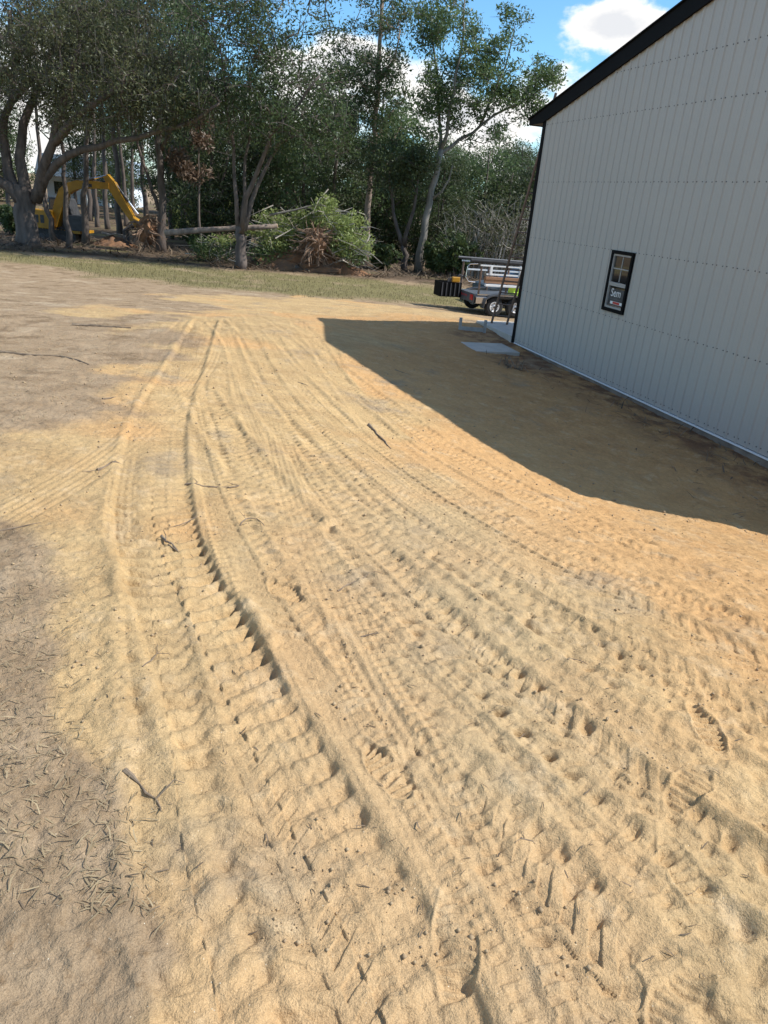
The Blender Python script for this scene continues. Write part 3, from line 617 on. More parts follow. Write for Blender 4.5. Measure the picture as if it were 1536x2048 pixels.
b0 = gp(57, 492); Y0 = b0[1]
tree('live_oak', 'massive spreading oak with thick fused trunk at the left edge', b0 - [0, 0, .15], [
    ([b0-[0, 0, .15], *PX(Y0, (52, 450), (48, 405), (46, 372))], .54, .44),
    (PX(Y0, (40, 400), (15, 372, -.3), (-30, 345, -.6), (-110, 300, -1)), .3, .14),
    (PX(Y0, (36, 395), (16, 340, .3), (8, 270, .5), (22, 200, .5), (30, 120, .5), (20, 20, .5)), .29, .09),
    (PX(Y0, (52, 385), (44, 320, .4), (48, 250, .8), (72, 180, 1.2), (100, 110, 1.5), (150, 40, 1.5)), .29, .09),
    (PX(Y0, (72, 400), (86, 350, -.5), (108, 285, -1), (124, 215, -1.3), (140, 170, -1.5), (160, 90, -2)), .29, .08),
    (PX(Y0, (78, 390), (112, 330, -.8), (165, 300, -1.5), (230, 285, -2), (320, 268, -2.5), (395, 235, -3), (440, 205, -3.2)), .22, .05),
    (PX(Y0, (110, 285, -1), (160, 230, -2), (230, 180, -2.6), (300, 140, -3)), .2, .06),
    (PX(Y0, (22, 200, .5), (100, 140, .5), (200, 130, .4), (280, 110, .3)), .2, .06),
    (PX(Y0, (30, 120, .5), (90, 40, 0), (180, 20, -.5), (270, 24, -1)), .17, .06),
], [BL(Y0, 40, 60, 170, 110, 110, 4), BL(Y0-1.5, 200, 110, 150, 90, 95, 3.5), BL(Y0-1, 140, -20, 220, 70, 70, 4), BL(Y0-3, 330, 170, 120, 75, 55, 2.5), BL(Y0-2, 230, 225, 120, 45, 34, 2.5), BL(Y0, -60, 200, 90, 130, 40, 3), BL(Y0-1, 60, 190, 110, 50, 30, 3)],
    M['leaf_oak'], M['bark'], leaf=.07, per=108, clump=.88, seed=3, moss=2000)

b = gp(480, 537); Yb = b[1]
tree('multi_stem_tree', 'tree with several slim leaning stems from one trunk before the brush pile', b, [
    ([b-[0, 0, .1], *PX(Yb, (480, 500), (479, 470), (480, 452))], .27, .21),
    (PX(Yb, (476, 460), (470, 400), (468, 330, .3), (460, 260, .5), (452, 180, .6), (440, 90, .6)), .12, .04),
    (PX(Yb, (480, 456), (486, 390, .4), (492, 320, .6), (498, 240, .8), (500, 140, 1)), .11, .04),
    (PX(Yb, (484, 462), (496, 400, -.3), (520, 330, -.6), (545, 268, -.8), (590, 215, -1), (640, 150, -1.2)), .14, .04),
    (PX(Yb, (488, 462), (505, 400, .3), (525, 350, .6), (560, 290, 1), (620, 250, 1.2)), .13, .05),
], [BL(Yb, 470, 70, 110, 110, 80, 3), BL(Yb, 590, 190, 100, 80, 70, 2.6), BL(Yb-.5, 520, 230, 90, 60, 40, 2.4), BL(Yb-.5, 640, 260, 70, 60, 36, 2), BL(Yb, 420, 190, 70, 70, 34, 2.4), BL(Yb, 560, 20, 130, 70, 45, 3)],
    M['leaf_mid'], M['bark'], leaf=.075, per=72, clump=.76, seed=11, moss=300)

b = gp(322, 506); Yb = b[1]
tree('slim_oak', 'slim dark-trunked tree beside the grapple, left of the fallen log', b, [
    ([b-[0, 0, .1], *PX(Yb, (324, 440), (322, 360), (322, 290), (318, 220, .3), (312, 130, .5), (300, 30, .5))], .25, .07),
    (PX(Yb, (318, 420), (305, 375, .3), (285, 320, .6), (268, 250, .8), (262, 160, 1)), .12, .04),
    (PX(Yb, (322, 300), (345, 240, -.5), (380, 190, -.8), (420, 140, -1)), .12, .04),
], [BL(Yb, 320, 70, 110, 90, 75, 3), BL(Yb, 400, 150, 70, 60, 34, 2.2), BL(Yb, 260, 160, 70, 60, 30, 2.2)], M['leaf_mid'], M['bark'], leaf=.075, per=78, clump=.76, seed=17, moss=500)

for (lab, pts, r0, sd, bl) in [
    ('thin bare twisted trunk standing just right of the big oak', [(138, 497), (133, 440), (130, 380), (127, 320), (118, 250)], .15, 21, [(110, 200, 60, 60, 20)]),
    ('thin crooked trunk standing in front of the excavator boom', [(172, 490), (170, 430), (166, 395), (174, 340), (172, 290), (182, 220), (190, 140)], .2, 22, [(190, 110, 80, 70, 34)]),
    ('forked leaning pale stem at the rear of the excavator', [(110, 485), (104, 440), (92, 405), (80, 375), (84, 330)], .17, 23, []),
]:
    b = gp(*pts[0]); Yb = b[1]
    tree('slender_tree', lab, b, [([b-[0, 0, .1], *PX(Yb, *pts[1:])], r0, .07)], [BL(Yb, *q, 2.2) for q in bl], M['leaf_oak'], M['bark'], leaf=.075, per=100, seed=sd, moss=120 if bl else 0)

b = gp(729, 530); Yb = b[1]
tree('tall_pine', 'tall straight bare-trunked tree rising behind the right end of the brush pile', b, [
    ([b-[0, 0, .1], *PX(Yb, (737, 420), (745, 310), (752, 200), (758, 100), (765, -10))], .2, .09),
    (PX(Yb, (751, 220), (720, 160, .5), (690, 120, .8)), .08, .03), (PX(Yb, (754, 170), (785, 120, -.5), (800, 60, -.6)), .08, .03),
], [BL(Yb, 740, 60, 75, 110, 50, 2), BL(Yb, 690, 180, 85, 90, 50, 2.4), BL(Yb, 770, 190, 55, 60, 24, 1.8), BL(Yb, 740, 265, 70, 45, 26, 2), BL(Yb, 790, 30, 40, 70, 14, 1.5)], M['leaf_mid'], M['bark_pine'], leaf=.08, per=105, clump=.72, seed=29)

b = gp(836, 546); Yb = b[1]
tree('sycamore', 'tall pale-barked airy tree with long limb reaching right toward the building', b, [
    ([b-[0, 0, .1], *PX(Yb, (848, 470), (858, 410), (870, 350), (882, 300))], .21, .14),
    (PX(Yb, (880, 310), (876, 240, .3), (876, 170, .4), (868, 90, .5), (862, 10, .5)), .1, .03),
    (PX(Yb, (882, 300), (900, 230, -.3), (912, 150, -.4), (925, 70, -.5), (930, -10, -.5)), .1, .03),
    (PX(Yb, (880, 308), (920, 280, .4), (965, 250, .6), (1010, 218, .8), (1060, 195, 1), (1095, 170, 1.1)), .11, .03),
    (PX(Yb, (960, 252, .6), (985, 190, .2), (1010, 130, 0), (1030, 50, 0)), .08, .02),
    (PX(Yb, (862, 400), (895, 360, -.4), (905, 330, -.6)), .07, .02),
], [BL(Yb, 900, 70, 62, 95, 42, 1.8), BL(Yb, 945, 150, 60, 80, 30, 1.8), BL(Yb, 1000, 120, 42, 60, 18, 1.4), BL(Yb, 1085, 165, 38, 48, 20, 1.3), BL(Yb, 1030, 195, 55, 40, 16, 1.4), BL(Yb, 865, 200, 42, 80, 20, 1.5), BL(Yb, 960, 235, 80, 40, 18, 1.6), BL(Yb, 865, 30, 36, 45, 14, 1.2), BL(Yb, 1025, 30, 18, 22, 5, .6)],
    M['leaf_mid'], M['bark_pale'], leaf=.085, per=110, clump=.58, seed=37)
b = gp(808, 542); Yb = b[1]
tree('forked_tree', 'small dark forked tree left of the pale-barked tall tree', b, [
    ([b-[0, 0, .1], *PX(Yb, (810, 510), (806, 490))], .17, .14), (PX(Yb, (805, 492), (794, 450, .2), (784, 400, .3), (778, 350, .3)), .13, .05), (PX(Yb, (808, 492), (822, 440, -.2), (830, 390, -.3), (838, 330, -.3)), .13, .05)],
    [BL(Yb, 785, 340, 60, 50, 26, 2), BL(Yb, 840, 330, 45, 45, 20, 1.6)], M['leaf_dark'], M['bark'], leaf=.08, per=170, seed=41)

# background wood: a few prototypes, copied as individual trees
def protos(kind, seed):
    r = np.random.default_rng(seed)
    if kind == 'tall':
        hgt = 11+3*r.random(); limbs = [([(0, 0, -.2), (.1, 0, hgt*.4), (r.normal()*.4, r.normal()*.4, hgt*.75), (r.normal()*.5, 0, hgt)], .22, .05)]
        bl = [((r.normal()*.6, r.normal()*.6, hgt*f), (2.4*q, 2.4*q, 1.7), n) for f, q, n in ((.4, 1.1, 22), (.58, 1.2, 26), (.75, 1., 22), (.92, .7, 16))]
    elif kind == 'dense':
        hgt = 7+2*r.random(); limbs = [([(0, 0, -.2), (.1, .1, hgt*.5), (.2, 0, hgt)], .18, .04), ([(0, 0, hgt*.2), (.9, .2, hgt*.5), (1.4, .1, hgt*.8)], .1, .03)]
        bl = [((r.normal()*.5, r.normal()*.5, hgt*f), (2.5*q, 2.5*q, 1.4), n) for f, q, n in ((.16, .9, 18), (.36, 1.2, 28), (.6, 1.1, 26), (.85, .8, 18))]
    elif kind == 'trunk':
        hgt = 14; limbs = [([(0, 0, -.2), (.05, 0, 5), (.25, .1, 10), (.3, 0, hgt)], .2, .06)]
        bl = [((0, 0, 10.5), (2.2, 2.2, 1.6), 26), ((.3, 0, 13), (1.7, 1.7, 1.6), 20)]
    return limbs, bl
PR = {}
for kind, k, lm in (('tall', 0, 'leaf_dark'), ('tall', 1, 'leaf_mid'), ('dense', 0, 'leaf_dark'), ('dense', 1, 'leaf_mid'), ('trunk', 0, 'leaf_dark')):
    lb, bl = protos(kind, 100+k)
    PR[kind, k] = dict(limbs=lb, bl=bl, lm=lm, first=None)
def bgtree(kind, k, x, y, rz, sc, name, label, group):
    p = PR[kind, k]; z = float(Hs(np.array(x), np.array(y)))
    if p['first'] is None:
        e = tree(name, label, (0, 0, 0), p['limbs'], p['bl'], M[p['lm']], M['bark'], leaf=.11, per=105, clump=.95, seed=200+k+len(kind), group=group); p['first'] = e
    else:
        s0 = p['first']; e = s0.copy(); col.objects.link(e); e.name = name; tag(e, label, 'tree', group)
        for ch in s0.children:
            c_ = ch.copy(); col.objects.link(c_); c_.parent = e
    e.location = (x, y, z-.1); e.rotation_euler = (0, 0, rz); e.scale = (sc, sc, sc)
    return e
r = np.random.default_rng(5)
for i in range(20):                                   # dark wall behind the pile and the pale tree
    x = -15+i*1.75+r.normal()*.5; y = 47+5*r.random()+(2 if i % 2 else 0)
    bgtree('dense' if i % 3 or x > -2 else 'tall', i % 2, x, y, r.random()*6, (.9+.2*r.random() if i % 3 else .75) if x < -2 else .66+.14*r.random(), 'wood_tree', 'dark leafy tree in the thick wood behind the brush pile', 'trees of the dark wood')
for i in range(24):
    x = -54+i*3.4+r.normal(); y = 62+9*r.random()
    bgtree('tall', i % 2, x, y, r.random()*6, (.66+.1*r.random()) if x < -3 else .58+.08*r.random(), 'far_tree', 'tall leafy tree far back in the wood', 'far trees of the wood')
for i in range(28):
    x = -53+i*2.9+r.normal()*.6; y = 74+5*r.random()
    if -38 < x < -27: continue
    bgtree('dense', i % 2, x, y, r.random()*6, .95+.15*r.random(), 'distant_tree', 'low tree filling the gaps at the very back of the wood', 'distant trees closing the wood')
for i, (x, y, s) in enumerate([(7.2, 47, .72), (9.4, 52, .8), (12, 49, .8), (5.2, 55, .82), (14.5, 55, .6), (10.5, 60, .62)]):
    bgtree('dense' if i < 4 else 'tall', i % 2, x, y, i*1.3, s, 'edge_tree', 'green tree at the wood edge behind the trailer', 'trees behind the trailer')
for i, (px, py, yy) in enumerate([(195, 445, 55), (216, 452, 54), (240, 457, 51), (252, 455, 58), (290, 455, 53), (180, 440, 60), (268, 440, 60), (370, 450, 52), (398, 452, 50), (20, 440, 58), (90, 430, 62)]):
    q = atY(px, py, yy); bgtree('trunk', 0, q[0], yy, i*1.1, .85+.1*(i % 3), 'trunk_tree', 'bare straight trunk standing in the shaded field behind the excavator', 'trunks behind the excavator')
# leafless grey bushes by the trailer
def bush(name, label, base, h, w_, n, sd, m, group=None, lv=0, lm=None, leaf=.1):
    r = np.random.default_rng(sd); E_ = empty(name, base, label=label, cat='bush', group=group); mb = MB(); tips = []
    for i in range(n):
        a = r.random()*6.3; o = r.random()*w_*.35; p0 = np.array([math.cos(a)*o, math.sin(a)*o, -.05]); ln = h*(.6+.4*r.random()); d = np.array([math.cos(a)*w_*.4*r.random(), math.sin(a)*w_*.4*r.random(), ln])
        P = [p0, p0+d*.35+r.normal(size=3)*.1, p0+d*.7+r.normal(size=3)*.15, p0+d]; mb.tube(P, [.045*h/4+.012, .025*h/4+.008, .014, .006], 4, cap=False); tips += P[1:]
        for q in range(5):
            s_ = p0+d*(.3+.14*q); e_ = s_+np.array([r.normal()*.5, r.normal()*.5, .35+.3*r.random()])*h/4; mb.tube([s_, (s_+e_)/2+r.normal(size=3)*.06, e_], [.016, .011, .005], 3, cap=False); tips.append(e_)
    obj('stems', mb, m, E_, kind='stuff')
    if lv:
        T = np.array(tips); leafobj('foliage', *leaves(T, np.full((len(T), 3), h*.11), np.full(len(T), lv), leaf, sd), lm, E_, kind='stuff')
    return E_
for i, (px, py) in enumerate([(925, 556), (960, 560), (990, 562), (1020, 566), (945, 552), (1045, 566)]):
    b = gp(px, py); bush('grey_bush', 'leafless grey brushy shrub behind the trailer at the wood edge', b, 3.6+.5*(i % 3), 2.6, 16, 60+i, M['deadwood'], 'grey shrubs behind the trailer', 5, M['leaf_oak'], .09)
for i, (px, py, h, lab) in enumerate([(350, 470, 2.6, 'light green bush right of the grapple, behind the fallen log'), (425, 460, 3.2, 'tall light green bush behind the fallen log'), (760, 540, 1.3, 'low green bush at the foot of the tall straight trunk'),
        (880, 553, 1.6, 'low green bush right of the pale-barked tree'), (910, 556, 2.2, 'green bush at the wood edge left of the trailer rack'), (90, 480, .9, 'low green weeds at the foot of the big oak'), (30, 470, 1.6, 'green bush at the left edge behind the oak'), (395, 500, 1.1, 'low green bush under the fallen log')]):
    b = gp(px, py); bush('green_bush', lab, b, h, h*.9, 14, 80+i, M['bark'], None, 26, M['leaf_bush' if i > 1 else 'leaf_bright'], .11)
b = gp(400, 512)
tree('brown_tree', 'small tree with rusty brown dead leaves left of the multi-stem tree', b, [([b, *PX(b[1], (398, 400), (400, 320), (402, 240))], .1, .03)], [BL(b[1], 410, 270, 26, 30, 7, .8), BL(b[1], 375, 345, 38, 22, 12, .9), BL(b[1], 350, 320, 20, 14, 5, .6)], M['leaf_brown'], M['bark'], leaf=.12, per=60, clump=.45, seed=47)

# ---------------------------------------------------------------- brush pile, roots, logs
pb = gp(610, 540); r = np.random.default_rng(8)
bpile = empty('brush_pile', pb, label='big heap of felled green branches and brush at the wood edge', cat='brush pile')
cs = []; rd = []
for (x, y, hw, hh, n, dy) in [(692, 475, 42, 45, 34, 0), (645, 435, 62, 24, 30, .6), (560, 455, 75, 30, 34, .8), (540, 505, 60, 25, 26, 0), (702, 500, 36, 26, 22, -.3), (430, 495, 50, 22, 16, .3), (660, 412, 30, 14, 8, .6)]:
    c, R_, n = BL(pb[1]+dy, x, y, hw, hh, n, 1.1); d = r.normal(size=(n, 3)); d /= np.linalg.norm(d, axis=1)[:, None]; cs.append(c-pb+d*R_*(r.random((n, 1))**.5))
cs = np.vstack(cs); mb = MB()
for i in range(330):
    q = cs[r.integers(len(cs))]+r.normal(size=3)*.3; d = r.normal(size=3)*[1, .6, .35]; d /= np.linalg.norm(d); ln = .6+1.6*r.random()**2; mb.tube([q-d*ln/2, q+r.normal(size=3)*.08, q+d*ln/2], [.03*r.random()+.01, .016, .006], 4, cap=False)
obj('branches', mb, M['deadwood'], bpile, kind='stuff')
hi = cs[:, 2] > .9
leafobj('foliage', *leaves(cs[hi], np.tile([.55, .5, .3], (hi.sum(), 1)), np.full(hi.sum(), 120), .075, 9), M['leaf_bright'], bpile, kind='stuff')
leafobj('shaded_foliage', *leaves(cs[~hi], np.full(((~hi).sum(), 3), .45), np.full((~hi).sum(), 90), .075, 10), M['leaf_bush'], bpile, kind='stuff')  # lower leaves in a darker green, shade of the heap put into colour
mb = MB(); n = 26; vs = []
for j in range(8):
    for i in range(n):
        a = 6.283*i/n; q = j/7; R_ = (1-q)**.6
        vs.append((3.3*R_*math.cos(a)+.2*r.normal(), 1.1*R_*math.sin(a)+.1*r.normal(), 1.0*q-.1+.1*r.normal()))
mb.add(vs, [(j*n+i, j*n+(i+1) % n, (j+1)*n+(i+1) % n, (j+1)*n+i) for j in range(7) for i in range(n)]); obj('soil_core', mb, M['clay'], bpile)
def rootball(name, label, base, R_, n, sd, m2, cat='root ball'):
    r = np.random.default_rng(sd); E_ = empty(name, base, label=label, cat=cat); core = MB(); k = 14; vs = []
    for j in range(9):
        for i in range(k):
            a = 6.283*i/k; p_ = math.pi*j/8; q = R_*(.38+.3*r.random()); vs.append((q*math.sin(p_)*math.cos(a), q*.7*math.sin(p_)*math.sin(a), R_*.95+q*1.2*math.cos(p_)))
    core.add(vs, [(j*k+i, j*k+(i+1) % k, (j+1)*k+(i+1) % k, (j+1)*k+i) for j in range(8) for i in range(k)]); obj('earth_clod', core, M['clay'], E_)
    mb = MB()
    for i in range(n):
        d = r.normal(size=3)*[1, .7, 1.1]; d /= np.linalg.norm(d); p = np.array([0, 0, R_*.95])+d*R_*.35; P = [p]
        for q in range(4): d = d+r.normal(size=3)*.35+np.array([0, 0, -.22]); d /= np.linalg.norm(d); p = p+d*R_*.26; p = np.array([p[0], p[1], max(p[2], -.05)]); P.append(p)
        r0 = .016+.06*r.random()**2; mb.tube(P, [r0*1.3, r0, r0*.8, r0*.55, r0*.25], 5, cap=False)
    obj('roots', mb, m2, E_, kind='stuff'); return E_
b = gp(632, 543); rootball('root_ball', 'upended brown root ball in the middle of the brush pile', b+[0, -.5, .35], .95, 120, 4, M['root'])
b = gp(290, 505); rootball('root_ball', 'dark reddish root ball held by the excavator grapple', b+[0, .6, .1], .95, 60, 5, M['root'])
def log(label, p0, p1, r0, r1, sd, m='bark_pale', name='log'):
    r = np.random.default_rng(sd); p0 = np.asarray(p0, float); p1 = np.asarray(p1, float); E_ = empty(name, p0, label=label, cat='log')
    P = wig([(0, 0, 0), tuple((p1-p0)*.5), tuple(p1-p0)], .03, sd, .7); obj('bark', MB().tube(P, np.linspace(r0, r1, len(P))*(1+.07*r.normal(size=len(P))), 9), M[m], E_, smooth=True)
    d = (p1-p0)/np.linalg.norm(p1-p0); mb = MB()
    mb.tube([-d*.012, d*.002], [r0*.93, r0*.93], 9); obj('cut_end', mb, M['cut'], E_)
    mb = MB(); mb.tube([p1-p0-d*.002, p1-p0+d*.012], [r1*.9, r1*.9], 9); obj('cut_end', mb, M['cut'], E_); return E_
Yl = gp(480, 537)[1]+1.2
log('long straight felled trunk lying level from the grapple to the brush pile', atY(330, 466, Yl), atY(555, 452, Yl+.5), .14, .11, 1, 'bark_pine')
b = gp(590, 541); c = gp(680, 548); log('dead brown log lying on the ground before the brush pile', b+[0, 0, .12], c+[0, 0, .1], .15, .1, 2, 'bark')
b = gp(560, 530); c = gp(618, 545); log('thin dead branch leaning off the front of the brush pile', b+[0, 0, .5], c+[0, 0, .08], .07, .04, 3, 'bark')
log('pale log end sticking out right of the upended root ball', atY(648, 476, pb[1]-.4), atY(690, 468, pb[1]+.2), .16, .14, 4)
log('pale branch lying across the top of the brush pile', atY(540, 430, pb[1]), atY(640, 410, pb[1]+.3), .06, .03, 5)

b = gp(228, 492); dm = empty('dirt_mound', b, label='low heap of fresh brown dirt beside the excavator tracks', cat='dirt mound'); r = np.random.default_rng(12)
mb = MB(); n = 22; vs = []
for j in range(7):
    for i in range(n):
        a = 6.283*i/n; q = j/6; R_ = (1-q)**.7*(1+.15*r.normal()); vs.append((1.5*R_*math.cos(a), .8*R_*math.sin(a), .55*q**1.2-.06+.05*r.normal()))
mb.add(vs, [(j*n+i, j*n+(i+1) % n, (j+1)*n+(i+1) % n, (j+1)*n+i) for j in range(6) for i in range(n)]); obj('earth', mb, M['clay'], dm, smooth=True)
b = gp(205, 478); c = gp(262, 484); log('pale bare branch lying on the dirt heap by the excavator', b+[0, 0, .35], c+[0, 0, .3], .06, .03, 6)
# ---------------------------------------------------------------- excavator
eb = gp(118, 490); Ye = eb[1]+3.0; eb = np.array([atY(118, 487, Ye)[0], Ye, 0]); eb[2] = float(Hs(eb[0], eb[1]))-.1
def el(x, y): q = atY(x, y, Ye)-eb; return (q[0], q[2])
ex = empty('excavator', eb, label='yellow tracked excavator with bent boom working behind the oak', cat='excavator')
xs0, zs0 = el(74, 484); xs1, _ = el(168, 492)
for yy in (-.75, .75):
    poly_ = []; z0, z1 = 0., .72; xa, xb = xs0, xs1
    for k_ in range(7): a_ = math.pi/2+math.pi*k_/6; poly_.append((xa+.36+.36*math.cos(a_), .36+.36*math.sin(a_)))
    for k_ in range(7): a_ = -math.pi/2+math.pi*k_/6; poly_.append((xb-.36+.36*math.cos(a_), .36+.36*math.sin(a_)))
    tr_ = obj('track', MB().prism(poly_, yy-.22, yy+.22), M['track'], ex)
    mb = MB()
    for q in range(6): mb.lathe([(.001, -.25), (.2, -.25), (.2, .25), (.001, .25)], (xa+.4+q*(xb-xa-.8)/5, yy, .3), n=12)
    obj('roller', mb, M['steel'], tr_, kind='stuff')
    mb = MB()
    for q in range(int((xb-xa-.7)/.17)):
        for zz in (-.015, .735): mb.b2((xa+.36+q*.17, yy-.23, zz-.015), (xa+.46+q*.17, yy+.23, zz+.015))
    obj('track_shoes', mb, M['track'], tr_, kind='stuff')
obj('undercarriage', MB().b2((xs0+.6, -.5, .3), (xs1-.6, .5, .85)), M['steel'], ex)
hx0, hz0 = el(72, 452); hx1, hz1 = el(118, 421)
house_ = obj('engine_housing', MB().prism([(hx0, hz0), (hx1, hz0-.05), (hx1, hz1), (hx0+.15, hz1+.05), (hx0, hz1-.1)], -1.0, 1.0), M['yellow'], ex, bevel=.05)
for q in range(3): obj('vent', MB().b2((hx0+.15+q*.3, -1.012, hz0+.25), (hx0+.35+q*.3, -1.0, hz1-.25)), M['steel'], house_)
obj('turntable_deck', MB().b2((hx0+.1, -.95, hz0-.16), (el(142, 0)[0], .95, hz0-.02)), M['yellow'], ex)
cx0, cz0 = el(102, 452); cx1, cz1 = el(146, 402)
cab = obj('cab', MB().prism([(cx0, hz1-.05), (cx1, hz0), (cx1+.02, hz0+.6), (cx1-.25, cz1+.1), (cx0+.05, cz1+.12)], -.15, .95), M['steel'], ex, bevel=.05)
obj('side_window', MB().prism([(cx0+.12, hz1+.1), (cx1-.3, hz1+.1), (cx1-.4, cz1), (cx0+.14, cz1)], -.162, -.15), M['dglass'], cab)
obj('front_panel', MB().b2((el(118, 0)[0], -1.0, hz0), (el(150, 0)[0], -.17, hz1-.15)), M['steel'], ex)
def arm(name, pts, hts, m, yw=.22):
    P = [np.array(el(*p)) for p in pts]; top = []; bot = []
    for i, p in enumerate(P):
        t_ = P[min(i+1, len(P)-1)]-P[max(i-1, 0)]; t_ = t_/np.linalg.norm(t_); nn_ = np.array([-t_[1], t_[0]]); top.append(tuple(p+nn_*hts[i]/2)); bot.append(tuple(p-nn_*hts[i]/2))
    mb = MB(); n_ = len(P)
    for i in range(n_-1): mb.prism([bot[i], bot[i+1], top[i+1], top[i]], -.55-yw, -.55+yw)
    return obj(name, mb, m, ex)
arm('boom', [(118, 450), (130, 405), (138, 385), (150, 375), (165, 370), (195, 370), (228, 373)], [.42, .46, .5, .48, .42, .38, .3], M['yellow'])
arm('stick', [(221, 352), (232, 370), (248, 398), (268, 430), (278, 446)], [.26, .46, .42, .32, .24], M['yellow'], .18)
def cyl(name, p, q, f, r1=.075, r2=.045):
    a_ = np.array(el(*p)); b_ = np.array(el(*q)); m_ = a_+(b_-a_)*f
    o_ = obj(name, MB().tube([(a_[0], -.55, a_[1]), (m_[0], -.55, m_[1])], r1, 8), M['steel'], ex)
    obj('piston_rod', MB().tube([(m_[0], -.55, m_[1]), (b_[0], -.55, b_[1])], r2, 8), M['chrome'], o_)
cyl('stick_cylinder', (156, 367), (222, 352), .62); cyl('bucket_cylinder', (236, 366), (283, 428), .6); cyl('boom_cylinder', (136, 452), (150, 388), .55)
for k_ in (0, 1): obj('hydraulic_hose', MB().tube([(p_[0], -.3-.12*k_, p_[1]) for p_ in (el(132, 398), el(140, 368+3*k_), el(158, 360+3*k_), el(190, 362+2*k_), el(224, 364), el(240, 388+4*k_))], .03, 5), M['rubber'], ex)
obj('boom_decal', MB().box((el(186, 371)[0], -.775, el(186, 371)[1]), (.5, .006, .16)), M['steel'], ex)
gq = el(280, 445)
obj('grapple_head', MB().box((gq[0], -.55, gq[1]), (.45, .5, .4), ry=.5), M['yellow'], ex, bevel=.04)
for sg in (-1, 1):
    for yy in (-.8, -.3):
        obj('grapple_tine', MB().tube([(gq[0]+.1*sg, yy, gq[1]-.1), (gq[0]+.62*sg, yy, gq[1]-.45), (gq[0]+.6*sg, yy, gq[1]-.95), (gq[0]+.25*sg, yy, gq[1]-1.3)], [.1, .09, .07, .03], 6), M['steel'], ex)

# ---------------------------------------------------------------- trailer with rack
w1 = gp(984, 633); w1 = np.array([w1[0], w1[1], float(Hs(w1[0], w1[1]))])
th_ = math.radians(18); tro = empty('utility_trailer', w1, th_, label='grey flatbed work trailer with tall pipe rack beyond the building corner', cat='trailer')
WT, WR = 1.9, .33      # local x = forward (to the right), y = away; near wheel line y=0
def wheel(x, y, side):
    w_ = obj('wheel', MB().lathe([(.17, -.09), (.27, -.1), (.32, -.085), (WR, -.05), (WR, .05), (.32, .085), (.27, .1), (.17, .09)], (x, y, WR), n=28), M['rubber'], tro, smooth=True)
    yo = y+side*.07
    obj('rim', MB().lathe([(.0001, -.02), (.05, -.03), (.055, 0), (.11, .01), (.15, -.02), (.175, -.035), (.185, .01), (.185, .06)], (x, yo, WR), n=28), M['rim'], w_, smooth=True)
    mb = MB()
    for k_ in range(8): a_ = k_*math.pi/4+.2; mb.box((x+.125*math.cos(a_), yo-.012, WR+.125*math.sin(a_)), (.045, .012, .022), ry=-a_)
    obj('rim_slot', mb, M['steel'], w_, kind='stuff')
    mb = MB(); mb.lathe([(.0001, -.07), (.04, -.065), (.045, -.02)], (x, yo, WR), n=10); obj('hub_cap', mb, M['steel'], w_)
for x in (0, .8): wheel(x, 0, -1); wheel(x, WT, -1)
RX = -.72
obj('deck', MB().b2((RX, -.02, .60), (4.2, WT+.02, .68)), M['grey'], tro)
obj('chassis', MB().b2((RX+.1, .3, .46), (4.4, .42, .6)).b2((RX+.1, WT-.42, .46), (4.4, WT-.3, .6)).b2((-.1, .1, .28), (0, WT-.1, .38)).b2((.75, .1, .28), (.85, WT-.1, .38)), M['steel'], tro)
for y in (-.02, WT+.02):
    f_ = []
    for k_ in range(9): a_ = math.pi*(1-k_/8); f_.append((.4+(.86)*math.cos(a_)*1.0, .36+.42*math.sin(a_)**.6 if 0 < k_ < 8 else .30))
    mb = MB(); n_ = len(f_); inn = [(p[0]*.97+.012, p[1]-.03) for p in f_]
    for k_ in range(n_-1): mb.prism([f_[k_], f_[k_+1], inn[k_+1], inn[k_]], y-.16, y+.12)
    obj('fender', mb, M['steel'], tro)
rp = obj('rear_panel', MB().b2((RX-.03, .03, .42), (RX, WT-.03, .72)), M['grey'], tro)
mb = MB()
for k_ in range(5): mb.box((RX-.034, .75+.2*k_, .6), (.006, .1, .05), rx=.5)
obj('reflective_tape', mb, M['red'], rp, kind='stuff')
obj('tail_light', MB().b2((RX-.06, .12, .5), (RX-.032, .34, .68)), M['red'], tro)
obj('tail_light', MB().b2((RX-.06, WT-.34, .5), (RX-.032, WT-.12, .68)), M['red'], tro)
obj('side_box', MB().b2((RX+.02, -.06, .42), (RX+.42, .1, .64)), M['chrome'], tro, bevel=.01)
gt = obj('ramp_gate', MB().b2((RX-.85, 1.2, .45), (RX-.05, 1.23, .95)).b2((RX-.85, WT-.08, .45), (RX-.05, WT-.05, .95)).b2((RX-.85, 1.23, .45), (RX-.82, WT-.08, .95)).b2((RX-.82, 1.23, .45), (RX-.05, WT-.08, .48)), M['black'], tro)
mb = MB()
for k_ in range(5): mb.b2((RX-.8+.16*k_, 1.18, .48), (RX-.76+.16*k_, 1.198, .93))
obj('gate_slats', mb, M['steel'], gt, kind='stuff')
for (x, h_) in ((RX+.15, 1.65), (.45, 1.65), (1.7, 1.65), (3.0, 1.65)):
    for y in (.12, WT-.12): obj('rack_post', MB().tube([(x, y, .68), (x, y, h_)], .035, 6), M['rust'] if x < 1 else M['white'], tro)
for y, zz in ((.1, 1.66), (WT-.1, 1.66), (.1, 1.38), (WT-.1, 1.38)): obj('rack_rail', MB().b2((RX+.1 if zz > 1.5 else RX+.35, y-.03, zz-.02), (3.6, y+.03, zz+.03)), M['white'], tro)
for x in (RX+.5, .9, 2.2): obj('rack_upright', MB().b2((x-.04, .05, 1.36), (x+.04, .1, 1.66)), M['white'], tro)
